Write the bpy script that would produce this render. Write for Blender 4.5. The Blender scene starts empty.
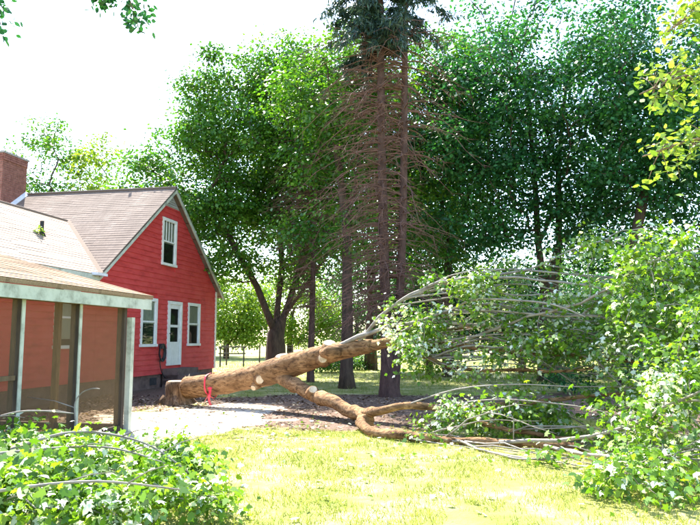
import bpy, math, random
import numpy as np
from mathutils import Vector, noise as mnoise

random.seed(7)
RNG = np.random.default_rng(11)
S = bpy.context.scene
COL = S.collection
R = math.radians

# ------------------------------------------------------------------ camera, sky, sun, exposure
cam_d = bpy.data.cameras.new('camera'); cam = bpy.data.objects.new('camera', cam_d); COL.objects.link(cam)
cam.location = (0, 0, 1.5); cam.rotation_euler = (R(90 + 6.5), 0, 0)
cam_d.sensor_width = 36; cam_d.lens = 34.56; cam_d.clip_end = 1500; cam_d.clip_start = 0.05
S.camera = cam
SUN = Vector((-0.27, 0.60, 0.75)).normalized()
W = bpy.data.worlds.new('World'); S.world = W; W.use_nodes = True
wn = W.node_tree.nodes; wl = W.node_tree.links
sky = wn.new('ShaderNodeTexSky'); sky.sky_type = 'NISHITA'; sky.sun_disc = False
sky.sun_elevation = math.asin(SUN.z); sky.sun_rotation = math.atan2(SUN.x, SUN.y)
sky.air_density = 1.0; sky.dust_density = 0.7; sky.ozone_density = 1.0
wn['Background'].inputs['Strength'].default_value = 0.15
wl.new(sky.outputs[0], wn['Background'].inputs[0])
sun_d = bpy.data.lights.new('sun', 'SUN'); sun = bpy.data.objects.new('sun', sun_d); COL.objects.link(sun)
sun_d.energy = 5.0; sun_d.angle = R(0.5); sun_d.color = (1.0, 0.95, 0.86)
sun.rotation_euler = SUN.to_track_quat('Z', 'Y').to_euler()
S.view_settings.view_transform = 'Standard'; S.view_settings.look = 'None'
S.view_settings.exposure = 2.28; S.view_settings.gamma = 1.0
S.render.engine = 'CYCLES'
S.cycles.max_bounces = 6; S.cycles.diffuse_bounces = 3; S.cycles.transmission_bounces = 4
S.cycles.transparent_max_bounces = 12

# ------------------------------------------------------------------ tags and helpers
def tag(o, label=None, cat=None, group=None, kind=None):
    if label: o['label'] = label
    if cat: o['category'] = cat
    if group: o['group'] = group
    if kind: o['kind'] = kind
    return o

def empty(name, loc, rz=0):
    o = bpy.data.objects.new(name, None); COL.objects.link(o)
    o.location = loc; o.rotation_euler = (0, 0, rz); o.empty_display_size = 0.2
    return o

def link_mesh(name, me, mat, parent=None, smooth=False):
    o = bpy.data.objects.new(name, me); COL.objects.link(o)
    if mat is not None and len(me.materials) == 0: me.materials.append(mat)
    if smooth: me.polygons.foreach_set('use_smooth', [True] * len(me.polygons))
    if parent is not None: o.parent = parent
    return o

class MB:
    def __init__(s): s.v = []; s.f = []
    def quad(s, a, b, c, d):
        n = len(s.v); s.v += [a, b, c, d]; s.f.append((n, n+1, n+2, n+3))
    def hexa(s, p):                      # p: 8 points, bottom ring then top ring (counter-clockwise)
        n = len(s.v); s.v += [tuple(q) for q in p]
        for f in ((3,2,1,0), (4,5,6,7), (0,1,5,4), (1,2,6,5), (2,3,7,6), (3,0,4,7)):
            s.f.append(tuple(n+i for i in f))
    def box(s, x0, x1, y0, y1, z0, z1):
        s.hexa([(x0,y0,z0),(x1,y0,z0),(x1,y1,z0),(x0,y1,z0),(x0,y0,z1),(x1,y0,z1),(x1,y1,z1),(x0,y1,z1)])
    def tube(s, pts, rad, sides=6, cap=True, jit=0.0):
        pts = [Vector(p) for p in pts]; n0 = len(s.v); k = len(pts)
        up = None
        for i, p in enumerate(pts):
            d = (pts[min(i+1, k-1)] - pts[max(i-1, 0)])
            if d.length < 1e-7: d = Vector((0,0,1))
            d.normalize()
            if up is None:
                up = d.orthogonal().normalized()
            else:
                up = up - d * up.dot(d)
                up = up.normalized() if up.length > 1e-5 else d.orthogonal().normalized()
            w = d.cross(up)
            for j in range(sides):
                a = 2*math.pi*j/sides
                q = p + (up*math.cos(a) + w*math.sin(a)) * rad[i]
                if jit:
                    nn = mnoise.noise(q*2.3) + 0.55*mnoise.noise(q*6.1)
                    q = p + (q-p)*(1 + jit*nn)
                s.v.append(tuple(q))
        for i in range(k-1):
            for j in range(sides):
                a = n0+i*sides+j; b = n0+i*sides+(j+1) % sides
                s.f.append((a, b, b+sides, a+sides))
        if cap:
            s.f.append(tuple(n0+j for j in reversed(range(sides))))
            s.f.append(tuple(n0+(k-1)*sides+j for j in range(sides)))
    def build(s, name, mat, parent=None, smooth=False):
        me = bpy.data.meshes.new(name); me.from_pydata([tuple(q) for q in s.v], [], s.f)
        return link_mesh(name, me, mat, parent, smooth)

def smooth_path(pts, sub=4):
    P = [Vector(p) for p in pts]; out = []
    for i in range(len(P)-1):
        p0 = P[max(i-1,0)]; p1 = P[i]; p2 = P[i+1]; p3 = P[min(i+2,len(P)-1)]
        for k in range(sub):
            t = k/sub
            out.append(0.5*((2*p1)+(p2-p0)*t+(2*p0-5*p1+4*p2-p3)*t*t+(3*p1-p0-3*p2+p3)*t**3))
    out.append(P[-1]); return out

# ------------------------------------------------------------------ materials
def mat(name, rough=0.8, spec=0.3):
    m = bpy.data.materials.new(name); m.use_nodes = True
    b = m.node_tree.nodes['Principled BSDF']
    b.inputs['Roughness'].default_value = rough; b.inputs['Specular IOR Level'].default_value = spec
    return m, m.node_tree.nodes, m.node_tree.links, b

def ramp(nodes, stops):
    r = nodes.new('ShaderNodeValToRGB'); e = r.color_ramp.elements
    while len(e) < len(stops): e.new(0.5)
    for i, (p, c) in enumerate(stops):
        e[i].position = p; e[i].color = (*c, 1)
    return r

def noise_mat(name, c1, c2, scale=8, rough=0.85, bump=0.3, bscale=30, spec=0.25, stretch=None, dist=0.02, c3=None):
    m, N, L, b = mat(name, rough, spec)
    tc = N.new('ShaderNodeTexCoord'); src = tc.outputs['Object']
    if stretch:
        mp = N.new('ShaderNodeMapping'); mp.inputs['Scale'].default_value = stretch
        L.new(src, mp.inputs[0]); src = mp.outputs[0]
    n1 = N.new('ShaderNodeTexNoise'); n1.inputs['Scale'].default_value = scale; n1.inputs['Detail'].default_value = 6
    n1.inputs['Roughness'].default_value = 0.65
    L.new(src, n1.inputs['Vector'])
    st = [(0.3, c1), (0.7, c2)] if c3 is None else [(0.28, c1), (0.5, c2), (0.75, c3)]
    r = ramp(N, st); L.new(n1.outputs[0], r.inputs[0]); L.new(r.outputs[0], b.inputs['Base Color'])
    if bump:
        n2 = N.new('ShaderNodeTexNoise'); n2.inputs['Scale'].default_value = bscale; n2.inputs['Detail'].default_value = 5
        L.new(src, n2.inputs['Vector'])
        bp = N.new('ShaderNodeBump'); bp.inputs['Strength'].default_value = bump; bp.inputs['Distance'].default_value = dist
        L.new(n2.outputs[0], bp.inputs['Height']); L.new(bp.outputs[0], b.inputs['Normal'])
    return m

def leaf_mat(name, stops, trans=0.4, rough=0.45, spec=0.5, tgain=1.5):
    m, N, L, b = mat(name, rough, spec)
    at = N.new('ShaderNodeAttribute'); at.attribute_name = 'v'
    r = ramp(N, stops); L.new(at.outputs['Fac'], r.inputs[0]); L.new(r.outputs[0], b.inputs['Base Color'])
    t = N.new('ShaderNodeBsdfTranslucent')
    mx = N.new('ShaderNodeMix'); mx.data_type = 'RGBA'; mx.blend_type = 'MULTIPLY'; mx.inputs[0].default_value = 1
    L.new(r.outputs[0], mx.inputs[6]); mx.inputs[7].default_value = (tgain*1.15, tgain*1.1, tgain*0.45, 1)
    L.new(mx.outputs[2], t.inputs['Color'])
    ms = N.new('ShaderNodeMixShader'); ms.inputs[0].default_value = trans
    L.new(b.outputs[0], ms.inputs[1]); L.new(t.outputs[0], ms.inputs[2])
    L.new(ms.outputs[0], N['Material Output'].inputs['Surface'])
    return m

M = {}
M['bark'] = noise_mat('bark', (0.10,0.065,0.045), (0.27,0.19,0.135), 5, 0.9, 0.8, 22, stretch=(1.6,1.6,0.5), dist=0.04)
def furrowed_bark(name, ca, cb, cc, stretch):
    m, N, L, b = mat(name, 0.9, 0.2)
    tc = N.new('ShaderNodeTexCoord'); mp = N.new('ShaderNodeMapping'); mp.inputs['Scale'].default_value = stretch; L.new(tc.outputs['Object'], mp.inputs[0])
    n1 = N.new('ShaderNodeTexNoise'); n1.inputs['Scale'].default_value = 9; n1.inputs['Detail'].default_value = 8; n1.inputs['Roughness'].default_value = 0.7; n1.inputs['Distortion'].default_value = 0.6; L.new(mp.outputs[0], n1.inputs['Vector'])
    n2 = N.new('ShaderNodeTexNoise'); n2.inputs['Scale'].default_value = 1.7; n2.inputs['Detail'].default_value = 6; L.new(tc.outputs['Object'], n2.inputs['Vector'])
    r1 = ramp(N, [(0.36,ca),(0.52,cb),(0.70,cc)]); L.new(n1.outputs[0], r1.inputs[0])
    r2 = ramp(N, [(0.32,(0.5,0.46,0.43)),(0.58,(1,1,1))]); L.new(n2.outputs[0], r2.inputs[0])
    mx = N.new('ShaderNodeMix'); mx.data_type = 'RGBA'; mx.blend_type = 'MULTIPLY'; mx.inputs[0].default_value = 1; L.new(r1.outputs[0], mx.inputs[6]); L.new(r2.outputs[0], mx.inputs[7]); L.new(mx.outputs[2], b.inputs['Base Color'])
    bp = N.new('ShaderNodeBump'); bp.inputs['Strength'].default_value = 1; bp.inputs['Distance'].default_value = 0.09; L.new(n1.outputs[0], bp.inputs['Height']); L.new(bp.outputs[0], b.inputs['Normal'])
    return m
M['maple_bark'] = furrowed_bark('maple_bark', (0.10,0.052,0.026), (0.42,0.235,0.11), (0.56,0.36,0.19), (0.5,1.3,1.8))
M['stump_bark'] = furrowed_bark('stump_bark', (0.075,0.045,0.028), (0.27,0.17,0.10), (0.42,0.29,0.18), (1.6,1.6,0.45))
M['grey_bark'] = noise_mat('grey_bark', (0.13,0.105,0.085), (0.36,0.32,0.27), 5, 0.75, 0.3, 30, spec=0.4)
M['dark_bark'] = noise_mat('dark_bark', (0.035,0.025,0.02), (0.11,0.075,0.055), 5, 0.95, 0.8, 18, stretch=(1.5,1.5,0.4), dist=0.05)
M['conifer_bark'] = noise_mat('conifer_bark', (0.045,0.025,0.022), (0.12,0.07,0.058), 6, 0.95, 0.8, 20, stretch=(1.5,1.5,0.6), dist=0.04)
M['dead_twig'] = noise_mat('dead_twig', (0.07,0.035,0.028), (0.21,0.115,0.085), 5, 0.9, 0)
M['cut_wood'] = noise_mat('cut_wood', (0.36,0.24,0.13), (0.66,0.50,0.33), 9, 0.85, 0.4, 60, c3=(0.78,0.66,0.5))
M['red'] = noise_mat('red_paint', (0.40,0.036,0.036), (0.56,0.055,0.054), 1.8, 0.65, 0.15, 60, spec=0.3, stretch=(1,1,3), c3=(0.58,0.085,0.08))
M['white'] = noise_mat('white_paint', (0.62,0.62,0.58), (0.8,0.8,0.77), 4, 0.55, 0.1, 40)
M['old_white'] = noise_mat('weathered_white_paint', (0.22,0.23,0.18), (0.46,0.49,0.41), 4, 0.75, 0.2, 40, c3=(0.56,0.58,0.5))
M['grey_paint'] = noise_mat('grey_paint', (0.34,0.35,0.36), (0.46,0.47,0.48), 4, 0.7, 0.1, 40)
M['dark_wood'] = noise_mat('dark_wood', (0.035,0.028,0.024), (0.10,0.075,0.055), 5, 0.85, 0.3, 30, stretch=(3,3,0.5))
M['brown_wood'] = noise_mat('brown_wood', (0.10,0.065,0.035), (0.2,0.14,0.08), 5, 0.85, 0.3, 30, stretch=(3,3,0.5))
M['brick'] = noise_mat('brick_clay', (0.17,0.065,0.05), (0.33,0.15,0.12), 7, 0.9, 0.4, 50)
M['mortar'] = noise_mat('mortar', (0.25,0.23,0.21), (0.4,0.38,0.35), 10, 0.95, 0.3, 60)
M['block'] = noise_mat('foundation_block', (0.09,0.06,0.055), (0.2,0.14,0.12), 5, 0.95, 0.5, 30)
M['black'] = noise_mat('black_rubber', (0.012,0.012,0.014), (0.035,0.033,0.035), 6, 0.5, 0.1)
M['flash'] = noise_mat('metal_flashing', (0.5,0.51,0.54), (0.75,0.76,0.8), 6, 0.4, 0.15, spec=0.6)
M['iron'] = noise_mat('dark_iron', (0.02,0.022,0.025), (0.06,0.06,0.065), 8, 0.5, 0.2)
M['wire'] = noise_mat('fence_wire', (0.2,0.2,0.2), (0.35,0.35,0.35), 8, 0.5, 0)
M['curtain'] = noise_mat('curtain_cloth', (0.42,0.43,0.36), (0.6,0.6,0.52), 3, 0.9, 0, stretch=(14,14,0.4))
M['room'] = noise_mat('dark_room', (0.02,0.02,0.02), (0.05,0.05,0.045), 3, 0.9, 0)
M['ribbon'] = noise_mat('pink_ribbon', (0.62,0.035,0.06), (0.78,0.07,0.11), 8, 0.35, 0.1, spec=0.5)
M['needle'] = leaf_mat('needles', [(0.0,(0.012,0.035,0.028)), (0.6,(0.03,0.07,0.055)), (1,(0.055,0.11,0.075))], 0.12, 0.5)

# shingle roofs: stepped course geometry, grain from noise
def shingle_mat(name, a, b_, stain):
    m, N, L, b = mat(name, 0.95, 0.15)
    tc = N.new('ShaderNodeTexCoord')
    br = N.new('ShaderNodeTexBrick'); br.inputs['Scale'].default_value = 1
    br.inputs['Brick Width'].default_value = 0.30; br.inputs['Row Height'].default_value = 0.14
    br.inputs['Mortar Size'].default_value = 0.006; br.inputs['Color1'].default_value = (*a,1); br.inputs['Color2'].default_value = (*b_,1)
    br.inputs['Mortar'].default_value = (a[0]*0.5, a[1]*0.5, a[2]*0.5, 1)
    uv = N.new('ShaderNodeUVMap'); uv.uv_map = 'u'
    L.new(uv.outputs[0], br.inputs['Vector'])
    n1 = N.new('ShaderNodeTexNoise'); n1.inputs['Scale'].default_value = 0.8; n1.inputs['Detail'].default_value = 8; n1.inputs['Roughness'].default_value = 0.7
    mp = N.new('ShaderNodeMapping'); mp.inputs['Scale'].default_value = (1.6,0.3,1); L.new(uv.outputs[0], mp.inputs[0]); L.new(mp.outputs[0], n1.inputs['Vector'])
    r = ramp(N, [(0.35,(0,0,0)), (0.68,(1,1,1))]); L.new(n1.outputs[0], r.inputs[0])
    mx = N.new('ShaderNodeMix'); mx.data_type = 'RGBA'; L.new(r.outputs[0], mx.inputs[0])
    L.new(br.outputs[0], mx.inputs[6]); mx.inputs[7].default_value = (*stain,1)
    n2 = N.new('ShaderNodeTexNoise'); n2.inputs['Scale'].default_value = 60; n2.inputs['Detail'].default_value = 3; L.new(tc.outputs['Object'], n2.inputs['Vector'])
    m2 = N.new('ShaderNodeMix'); m2.data_type = 'RGBA'; m2.blend_type = 'OVERLAY'; m2.inputs[0].default_value = 0.6
    L.new(mx.outputs[2], m2.inputs[6]); L.new(n2.outputs[0], m2.inputs[7])
    L.new(m2.outputs[2], b.inputs['Base Color'])
    return m
M['shingle'] = shingle_mat('brown_shingles', (0.20,0.15,0.12), (0.26,0.20,0.165), (0.135,0.10,0.082))
M['shingle_pale'] = shingle_mat('pale_shingles', (0.33,0.26,0.205), (0.40,0.325,0.26), (0.27,0.195,0.145))
M['shingle_litter'] = shingle_mat('litter_strewn_shingles', (0.26,0.19,0.13), (0.36,0.27,0.19), (0.15,0.09,0.05))

def screen_mat():
    m, N, L, b = mat('insect_screen', 0.7, 0.3)
    b.inputs['Base Color'].default_value = (0.19,0.12,0.06,1)
    t = N.new('ShaderNodeBsdfTransparent'); t.inputs[0].default_value = (1,0.97,0.9,1)
    ms = N.new('ShaderNodeMixShader'); ms.inputs[0].default_value = 0.36
    L.new(t.outputs[0], ms.inputs[1]); L.new(b.outputs[0], ms.inputs[2]); L.new(ms.outputs[0], N['Material Output'].inputs['Surface'])
    return m
M['screen'] = screen_mat()
def glass_mat():
    m, N, L, b = mat('window_glass', 0.04, 0.5)
    g = N.new('ShaderNodeBsdfGlossy'); g.inputs['Roughness'].default_value = 0.03
    t = N.new('ShaderNodeBsdfTransparent'); t.inputs[0].default_value = (0.85,0.9,0.88,1)
    f = N.new('ShaderNodeFresnel'); f.inputs[0].default_value = 1.6
    ms = N.new('ShaderNodeMixShader'); L.new(f.outputs[0], ms.inputs[0])
    L.new(t.outputs[0], ms.inputs[1]); L.new(g.outputs[0], ms.inputs[2]); L.new(ms.outputs[0], N['Material Output'].inputs['Surface'])
    return m
M['glass'] = glass_mat()

# ------------------------------------------------------------------ ground
def axis(lo, hi, fine_lo, fine_hi, step):
    a = list(np.arange(fine_lo, fine_hi+1e-6, step)); d = step; x = fine_lo
    pre = []
    while x > lo: d *= 1.35; x -= d; pre.append(x)
    d = step; x = a[-1]; post = []
    while x < hi: d *= 1.35; x += d; post.append(x)
    return np.array(pre[::-1] + a + post)
def fbm(x, y, s=1.0, o=3):
    return mnoise.fractal(Vector((x*s, y*s, 3.7)), 1.0, 2.0, o)
def sstep(a, b, x):
    t = min(1, max(0, (x-a)/(b-a))); return t*t*(3-2*t)
def ground_h(x, y):
    d = max(0.0, math.hypot(x, y-12) - 40)
    return 0.022*mnoise.noise(Vector((x*0.5, y*0.5, 1.3))) + 0.012*mnoise.noise(Vector((x*1.7, y*1.7, 5.3))) + 0.004*d
def soil_w(x, y):            # bare earth under the trees and along the house
    n = 0.9*fbm(x, y, 0.45, 4)
    a = 1 - sstep(0.75, 1.15, math.hypot((x-0.6)/5.4, (y-15.3)/(3.6 if y > 15.3 else 4.0)) + 0.22*n)
    b = 1 - sstep(0.75, 1.15, math.hypot((x-8)/5.0, (y-15)/5.0) + 0.2*n)
    lx = (x+6.62)*0.982 - (y-17.5)*0.188                      # distance from the red wall
    c = (1 - sstep(2.3, 3.3, lx + 0.6*n)) if 10 < y < 18.5 else ((1 - sstep(1.4, 2.2, lx + 0.6*n)) if 3 < y < 27 else 0)
    return max(a, b, c)
def pale_w(x, y):            # irregular patch of paler ground in front of the stump
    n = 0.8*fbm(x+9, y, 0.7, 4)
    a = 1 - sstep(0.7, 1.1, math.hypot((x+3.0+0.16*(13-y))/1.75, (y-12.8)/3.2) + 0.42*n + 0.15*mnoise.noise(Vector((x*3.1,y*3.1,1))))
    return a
xs = axis(-500, 500, -7.2, 7.4, 0.11); ys = axis(-60, 800, 4.0, 27, 0.11)
nx, ny = len(xs), len(ys)
gv = []; gs = []; gp = []
for y in ys:
    for x in xs:
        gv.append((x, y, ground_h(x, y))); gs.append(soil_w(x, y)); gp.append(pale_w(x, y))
gf = [(j*nx+i, j*nx+i+1, (j+1)*nx+i+1, (j+1)*nx+i) for j in range(ny-1) for i in range(nx-1)]
me = bpy.data.meshes.new('ground'); me.from_pydata(gv, [], gf)
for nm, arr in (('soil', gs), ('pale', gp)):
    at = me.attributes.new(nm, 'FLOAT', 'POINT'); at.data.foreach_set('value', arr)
m, N, L, b = mat('lawn_and_earth', 0.95, 0.15)
tc = N.new('ShaderNodeTexCoord')
def nz(scale, det=6, rough=0.65):
    n = N.new('ShaderNodeTexNoise'); n.inputs['Scale'].default_value = scale; n.inputs['Detail'].default_value = det; n.inputs['Roughness'].default_value = rough
    L.new(tc.outputs['Object'], n.inputs['Vector']); return n
g1 = nz(1.3); rg = ramp(N, [(0.3,(0.15,0.19,0.035)), (0.48,(0.28,0.29,0.08)), (0.64,(0.46,0.41,0.2))]); L.new(g1.outputs[0], rg.inputs[0])
g2 = nz(26, 5); rs = ramp(N, [(0.3,(0.075,0.047,0.034)), (0.55,(0.17,0.11,0.08)), (0.75,(0.30,0.22,0.16))]); L.new(g2.outputs[0], rs.inputs[0])
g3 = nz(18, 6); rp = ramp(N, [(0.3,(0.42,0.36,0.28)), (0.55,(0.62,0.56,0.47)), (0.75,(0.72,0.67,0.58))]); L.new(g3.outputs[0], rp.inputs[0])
def attr(nm):
    a = N.new('ShaderNodeAttribute'); a.attribute_name = nm; return a.outputs['Fac']
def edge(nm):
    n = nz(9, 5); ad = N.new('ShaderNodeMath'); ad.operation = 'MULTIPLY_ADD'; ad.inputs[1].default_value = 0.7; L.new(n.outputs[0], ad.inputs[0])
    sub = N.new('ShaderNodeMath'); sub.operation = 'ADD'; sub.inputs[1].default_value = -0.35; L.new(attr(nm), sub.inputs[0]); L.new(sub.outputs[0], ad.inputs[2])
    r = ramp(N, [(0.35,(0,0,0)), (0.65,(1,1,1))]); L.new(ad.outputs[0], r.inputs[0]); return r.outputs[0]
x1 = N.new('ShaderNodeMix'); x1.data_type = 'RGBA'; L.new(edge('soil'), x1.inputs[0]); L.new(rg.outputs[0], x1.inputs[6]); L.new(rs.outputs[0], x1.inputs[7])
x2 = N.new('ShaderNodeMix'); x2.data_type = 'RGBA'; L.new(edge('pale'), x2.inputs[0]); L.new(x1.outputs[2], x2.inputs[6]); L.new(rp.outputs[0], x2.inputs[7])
L.new(x2.outputs[2], b.inputs['Base Color'])
nb = nz(35, 6); bp = N.new('ShaderNodeBump'); bp.inputs['Strength'].default_value = 0.8; bp.inputs['Distance'].default_value = 0.03
L.new(nb.outputs[0], bp.inputs['Height']); L.new(bp.outputs[0], b.inputs['Normal'])
ground = tag(link_mesh('ground', me, m, None, True), 'sunlit lawn with bare shaded earth and a pale patch', kind='structure')

# ------------------------------------------------------------------ leaf clouds (numpy)
SHAPES = {
    'oval': np.array([(0,0),(0.28,0.3),(0.26,0.62),(0,1.0),(-0.26,0.62),(-0.28,0.3)]),
    'diamond': np.array([(0,0),(0.36,0.45),(0,1.0),(-0.36,0.45)]),
    'maple': np.array([(0,0.0),(0.30,-0.04),(0.24,0.2),(0.56,0.42),(0.25,0.46),(0.24,0.66),(0,1.0),(-0.24,0.66),(-0.25,0.46),(-0.56,0.42),(-0.24,0.2),(-0.30,-0.04)]),
    'needle': np.array([(0,0),(0.10,0.4),(0,1.0),(-0.10,0.4)]),
}
def leaf_cloud(name, C, N_, T, size, v, shape, material, parent=None, curl=0.25):
    """C centres, N_ normals, T tip directions, size per leaf, v shade value per leaf"""
    n = len(C); sh = SHAPES[shape]; k = len(sh)
    N_ = N_/np.linalg.norm(N_, axis=1, keepdims=True)
    T = T - N_*np.sum(N_*T, axis=1, keepdims=True); T = T/(np.linalg.norm(T, axis=1, keepdims=True)+1e-9)
    B = np.cross(N_, T)
    loc = sh[None,:,:]*size[:,None,None]
    zc = -curl*(sh[:,0]**2*1.3 + (sh[:,1]-0.4)**2)
    V = C[:,None,:] + B[:,None,:]*loc[:,:,0:1] + T[:,None,:]*loc[:,:,1:2] + N_[:,None,:]*(zc[None,:,None]*size[:,None,None])
    me = bpy.data.meshes.new(name)
    me.vertices.add(n*k); me.vertices.foreach_set('co', V.astype(np.float32).ravel())
    me.loops.add(n*k); me.loops.foreach_set('vertex_index', np.arange(n*k, dtype=np.int32))
    me.polygons.add(n); me.polygons.foreach_set('loop_start', np.arange(0, n*k, k, dtype=np.int32))
    a = me.attributes.new('v', 'FLOAT', 'FACE'); a.data.foreach_set('value', v.astype(np.float32))
    me.update(calc_edges=True)
    return tag(link_mesh(name, me, material, parent), kind='stuff')

def clump_leaves(rng, centers, per, spread, size, tone=None, flat=0.6, droop=0.3, pale=0.0, chaos=0.55):
    m_ = len(centers); per = np.maximum(1, (per*rng.uniform(0.5, 1.5, m_)).astype(int)); idx = np.repeat(np.arange(m_), per); n = len(idx)
    sp = spread*rng.uniform(0.7, 1.3, m_)
    off = rng.normal(0, 1, (n,3))*sp[idx][:,None]*np.array([1,1,flat])
    C = centers[idx]+off
    Nn = rng.normal(0, chaos, (n,3)) + np.array([0,0,0.9]) + off*0.35/spread
    T = off/spread + rng.normal(0, 0.6, (n,3)) - np.array([0,0,droop])
    sz = size*rng.uniform(0.45, 1.3, n)
    ct = rng.uniform(0, 1, m_) if tone is None else tone
    v = np.clip(ct[idx]*0.45 + rng.uniform(0, 0.5, n), 0, 0.78)
    if pale > 0:
        pc = rng.uniform(0, 1, m_)
        pm = rng.uniform(0, 1, n) < np.where(pc > 0.86, pale*3.2, pale*0.35)[idx]
        v = np.where(pm, rng.uniform(0.9, 1.0, n), v)
    return C, Nn, T, sz, v

def grow(rng, base_pts, targets, jitter=0.12, seg=3, alpha=0.15, droop=0.0):
    """connect every target to the nearest wood; returns nodes, parents"""
    nodes = [np.array(p, float) for p in base_pts[0]]; par = [-1] + list(range(len(nodes)-1)); plen = [0.0]
    for i in range(1, len(nodes)): plen.append(plen[-1] + np.linalg.norm(nodes[i]-nodes[i-1]))
    for extra in base_pts[1:]:
        j = int(np.argmin([np.linalg.norm(q-np.array(extra[0])) for q in nodes])); prev = j
        for p in extra[1:]:
            p = np.array(p, float); nodes.append(p); par.append(prev); plen.append(plen[prev]+np.linalg.norm(p-nodes[prev])); prev = len(nodes)-1
    nb = len(nodes)
    T = np.array(targets); order = np.argsort(np.min(np.linalg.norm(T[:,None,:]-np.array(nodes)[None,:,:], axis=2), axis=1))
    A = np.zeros((nb+len(T)*seg, 3)); A[:nb] = nodes; PL = np.zeros(len(A)); PL[:nb] = plen; cnt = nb
    start = 1 if nb > 2 else 0
    for q in order:
        t = T[q]; d = np.linalg.norm(A[start:cnt]-t, axis=1) + alpha*PL[start:cnt]
        j = int(np.argmin(d))+start; p0 = A[j].copy(); ln = np.linalg.norm(t-p0); prev = j
        for k in range(1, seg+1):
            f = k/seg; p = p0 + (t-p0)*f
            if k < seg: p = p + rng.normal(0, jitter*ln*0.5, 3) + np.array([0,0,ln*0.10*(1-f) - droop*ln*f*(1-f)])
            A[cnt] = p; PL[cnt] = PL[prev]+ln/seg; par.append(prev); prev = cnt; cnt += 1
    return A[:cnt], par, nb

def wood(mb, A, par, tip=0.012, power=0.46, rmax=None, base_r=None, sides=5, from_node=0):
    n = len(A); cnt = np.zeros(n); ch = [[] for _ in range(n)]
    for i in range(n):
        if par[i] >= 0: ch[par[i]].append(i)
    for i in range(n-1, -1, -1):
        if not ch[i]: cnt[i] += 1
        if par[i] >= 0: cnt[par[i]] += cnt[i]
    rad = tip*np.power(np.maximum(cnt, 1), power)
    if rmax: rad = np.minimum(rad, rmax)
    if base_r:
        for i, r_ in enumerate(base_r): rad[i] = r_
    starts = [0]
    done = set()
    while starts:
        s0 = starts.pop(); chain = ([par[s0]] if par[s0] >= 0 else []) + [s0]; c = s0
        while ch[c]:
            h = max(ch[c], key=lambda q: cnt[q])
            for q in ch[c]:
                if q != h: starts.append(q)
            chain.append(h); c = h
        rr = [rad[i] for i in chain]
        if par[s0] >= 0: rr[0] = min(rr[0], rr[1]*1.25)
        if len(chain) > 1: mb.tube([A[i] for i in chain], rr, sides if rr[0] < 0.09 else 10, cap=True, jit=0.10 if rr[0] > 0.09 else 0)
    return rad

def in_ellipsoids(rng, ells, n, shell=0.55):
    w = np.array([e[3]*e[4]*e[5] for e in ells]); w = w/w.sum(); out = []
    for _ in range(n):
        e = ells[rng.choice(len(ells), p=w)]
        d = rng.normal(0,1,3); d /= np.linalg.norm(d); r = rng.uniform(shell**3, 1)**(1/3)
        rr = r*(1+0.22*mnoise.noise(Vector(d)*2.2+Vector((e[0],e[1],e[2]))))
        out.append((e[0]+d[0]*e[3]*rr, e[1]+d[1]*e[4]*rr, e[2]+d[2]*e[5]*rr))
    return np.array(out)

def tree(name, label, base, trunks, ells, nclump, per, spread, size, lmat, bmat, seed, shape='diamond', shell=0.45, group=None, rmax=0.3, tip=0.014, base_r=None, alpha=0.2, zmin=None):
    rng = np.random.default_rng(seed)
    t = tag(empty(name, base), label, 'tree', group)
    b = np.array(base)
    T = in_ellipsoids(rng, ells, nclump, shell)
    if zmin is not None: T = T[T[:,2] > zmin]
    A, par, nb = grow(rng, trunks, T, alpha=alpha)
    mb = MB(); wood(mb, A-b, par, tip=tip, rmax=rmax, base_r=base_r); mb.build('trunk', bmat, t, True)
    C, Nn, Td, sz, v = clump_leaves(rng, T-b, per, spread, size)
    leaf_cloud('crown', C, Nn, Td, sz, v, shape, lmat, t)
    return t

# ------------------------------------------------------------------ house
house = tag(empty('red_house', (-6.62, 17.5, 0), R(-10.84)), 'red clapboard house with grey shingle gable roof and long wing', 'house')
EZ, RZ, WD = 3.32, 6.38, 8.15        # eave height, ridge height, gable width
def zgable(y): return EZ + (RZ-EZ)*(1-abs(y-WD/2)/(WD/2))
# core walls (behind the boards)
mb = MB()
k = len(mb.v)
prof = [(0,0.42),(WD,0.42),(WD,EZ-0.1),(WD/2,RZ-0.13),(0,EZ-0.1)]
mb.v += [(-0.03,y,z) for y,z in prof] + [(-9.4,y,z) for y,z in prof]
mb.f += [tuple(range(5)), tuple(range(9,4,-1))] + [(i, i+5, (i+1)%5+5, (i+1)%5) for i in range(5)]
wall = mb.build('wall', M['red'], house)
mb = MB(); mb.box(-5.0,-0.033,-11,0.0,0.42,EZ-0.08)
k = len(mb.v); mb.v += [(-5.0,-11,EZ-0.08),(-0.033,-11,EZ-0.08),(-2.5,-11,4.85)]; mb.f.append((k,k+1,k+2))
wing_wall = mb.build('wing_wall', M['red'], house)
mb = MB(); mb.box(-9.35,-0.06,0.05,WD-0.05,-0.2,0.42); mb.box(-4.95,-0.063,-10.95,0.05,-0.2,0.415)
found = mb.build('foundation', M['block'], house)
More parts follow.
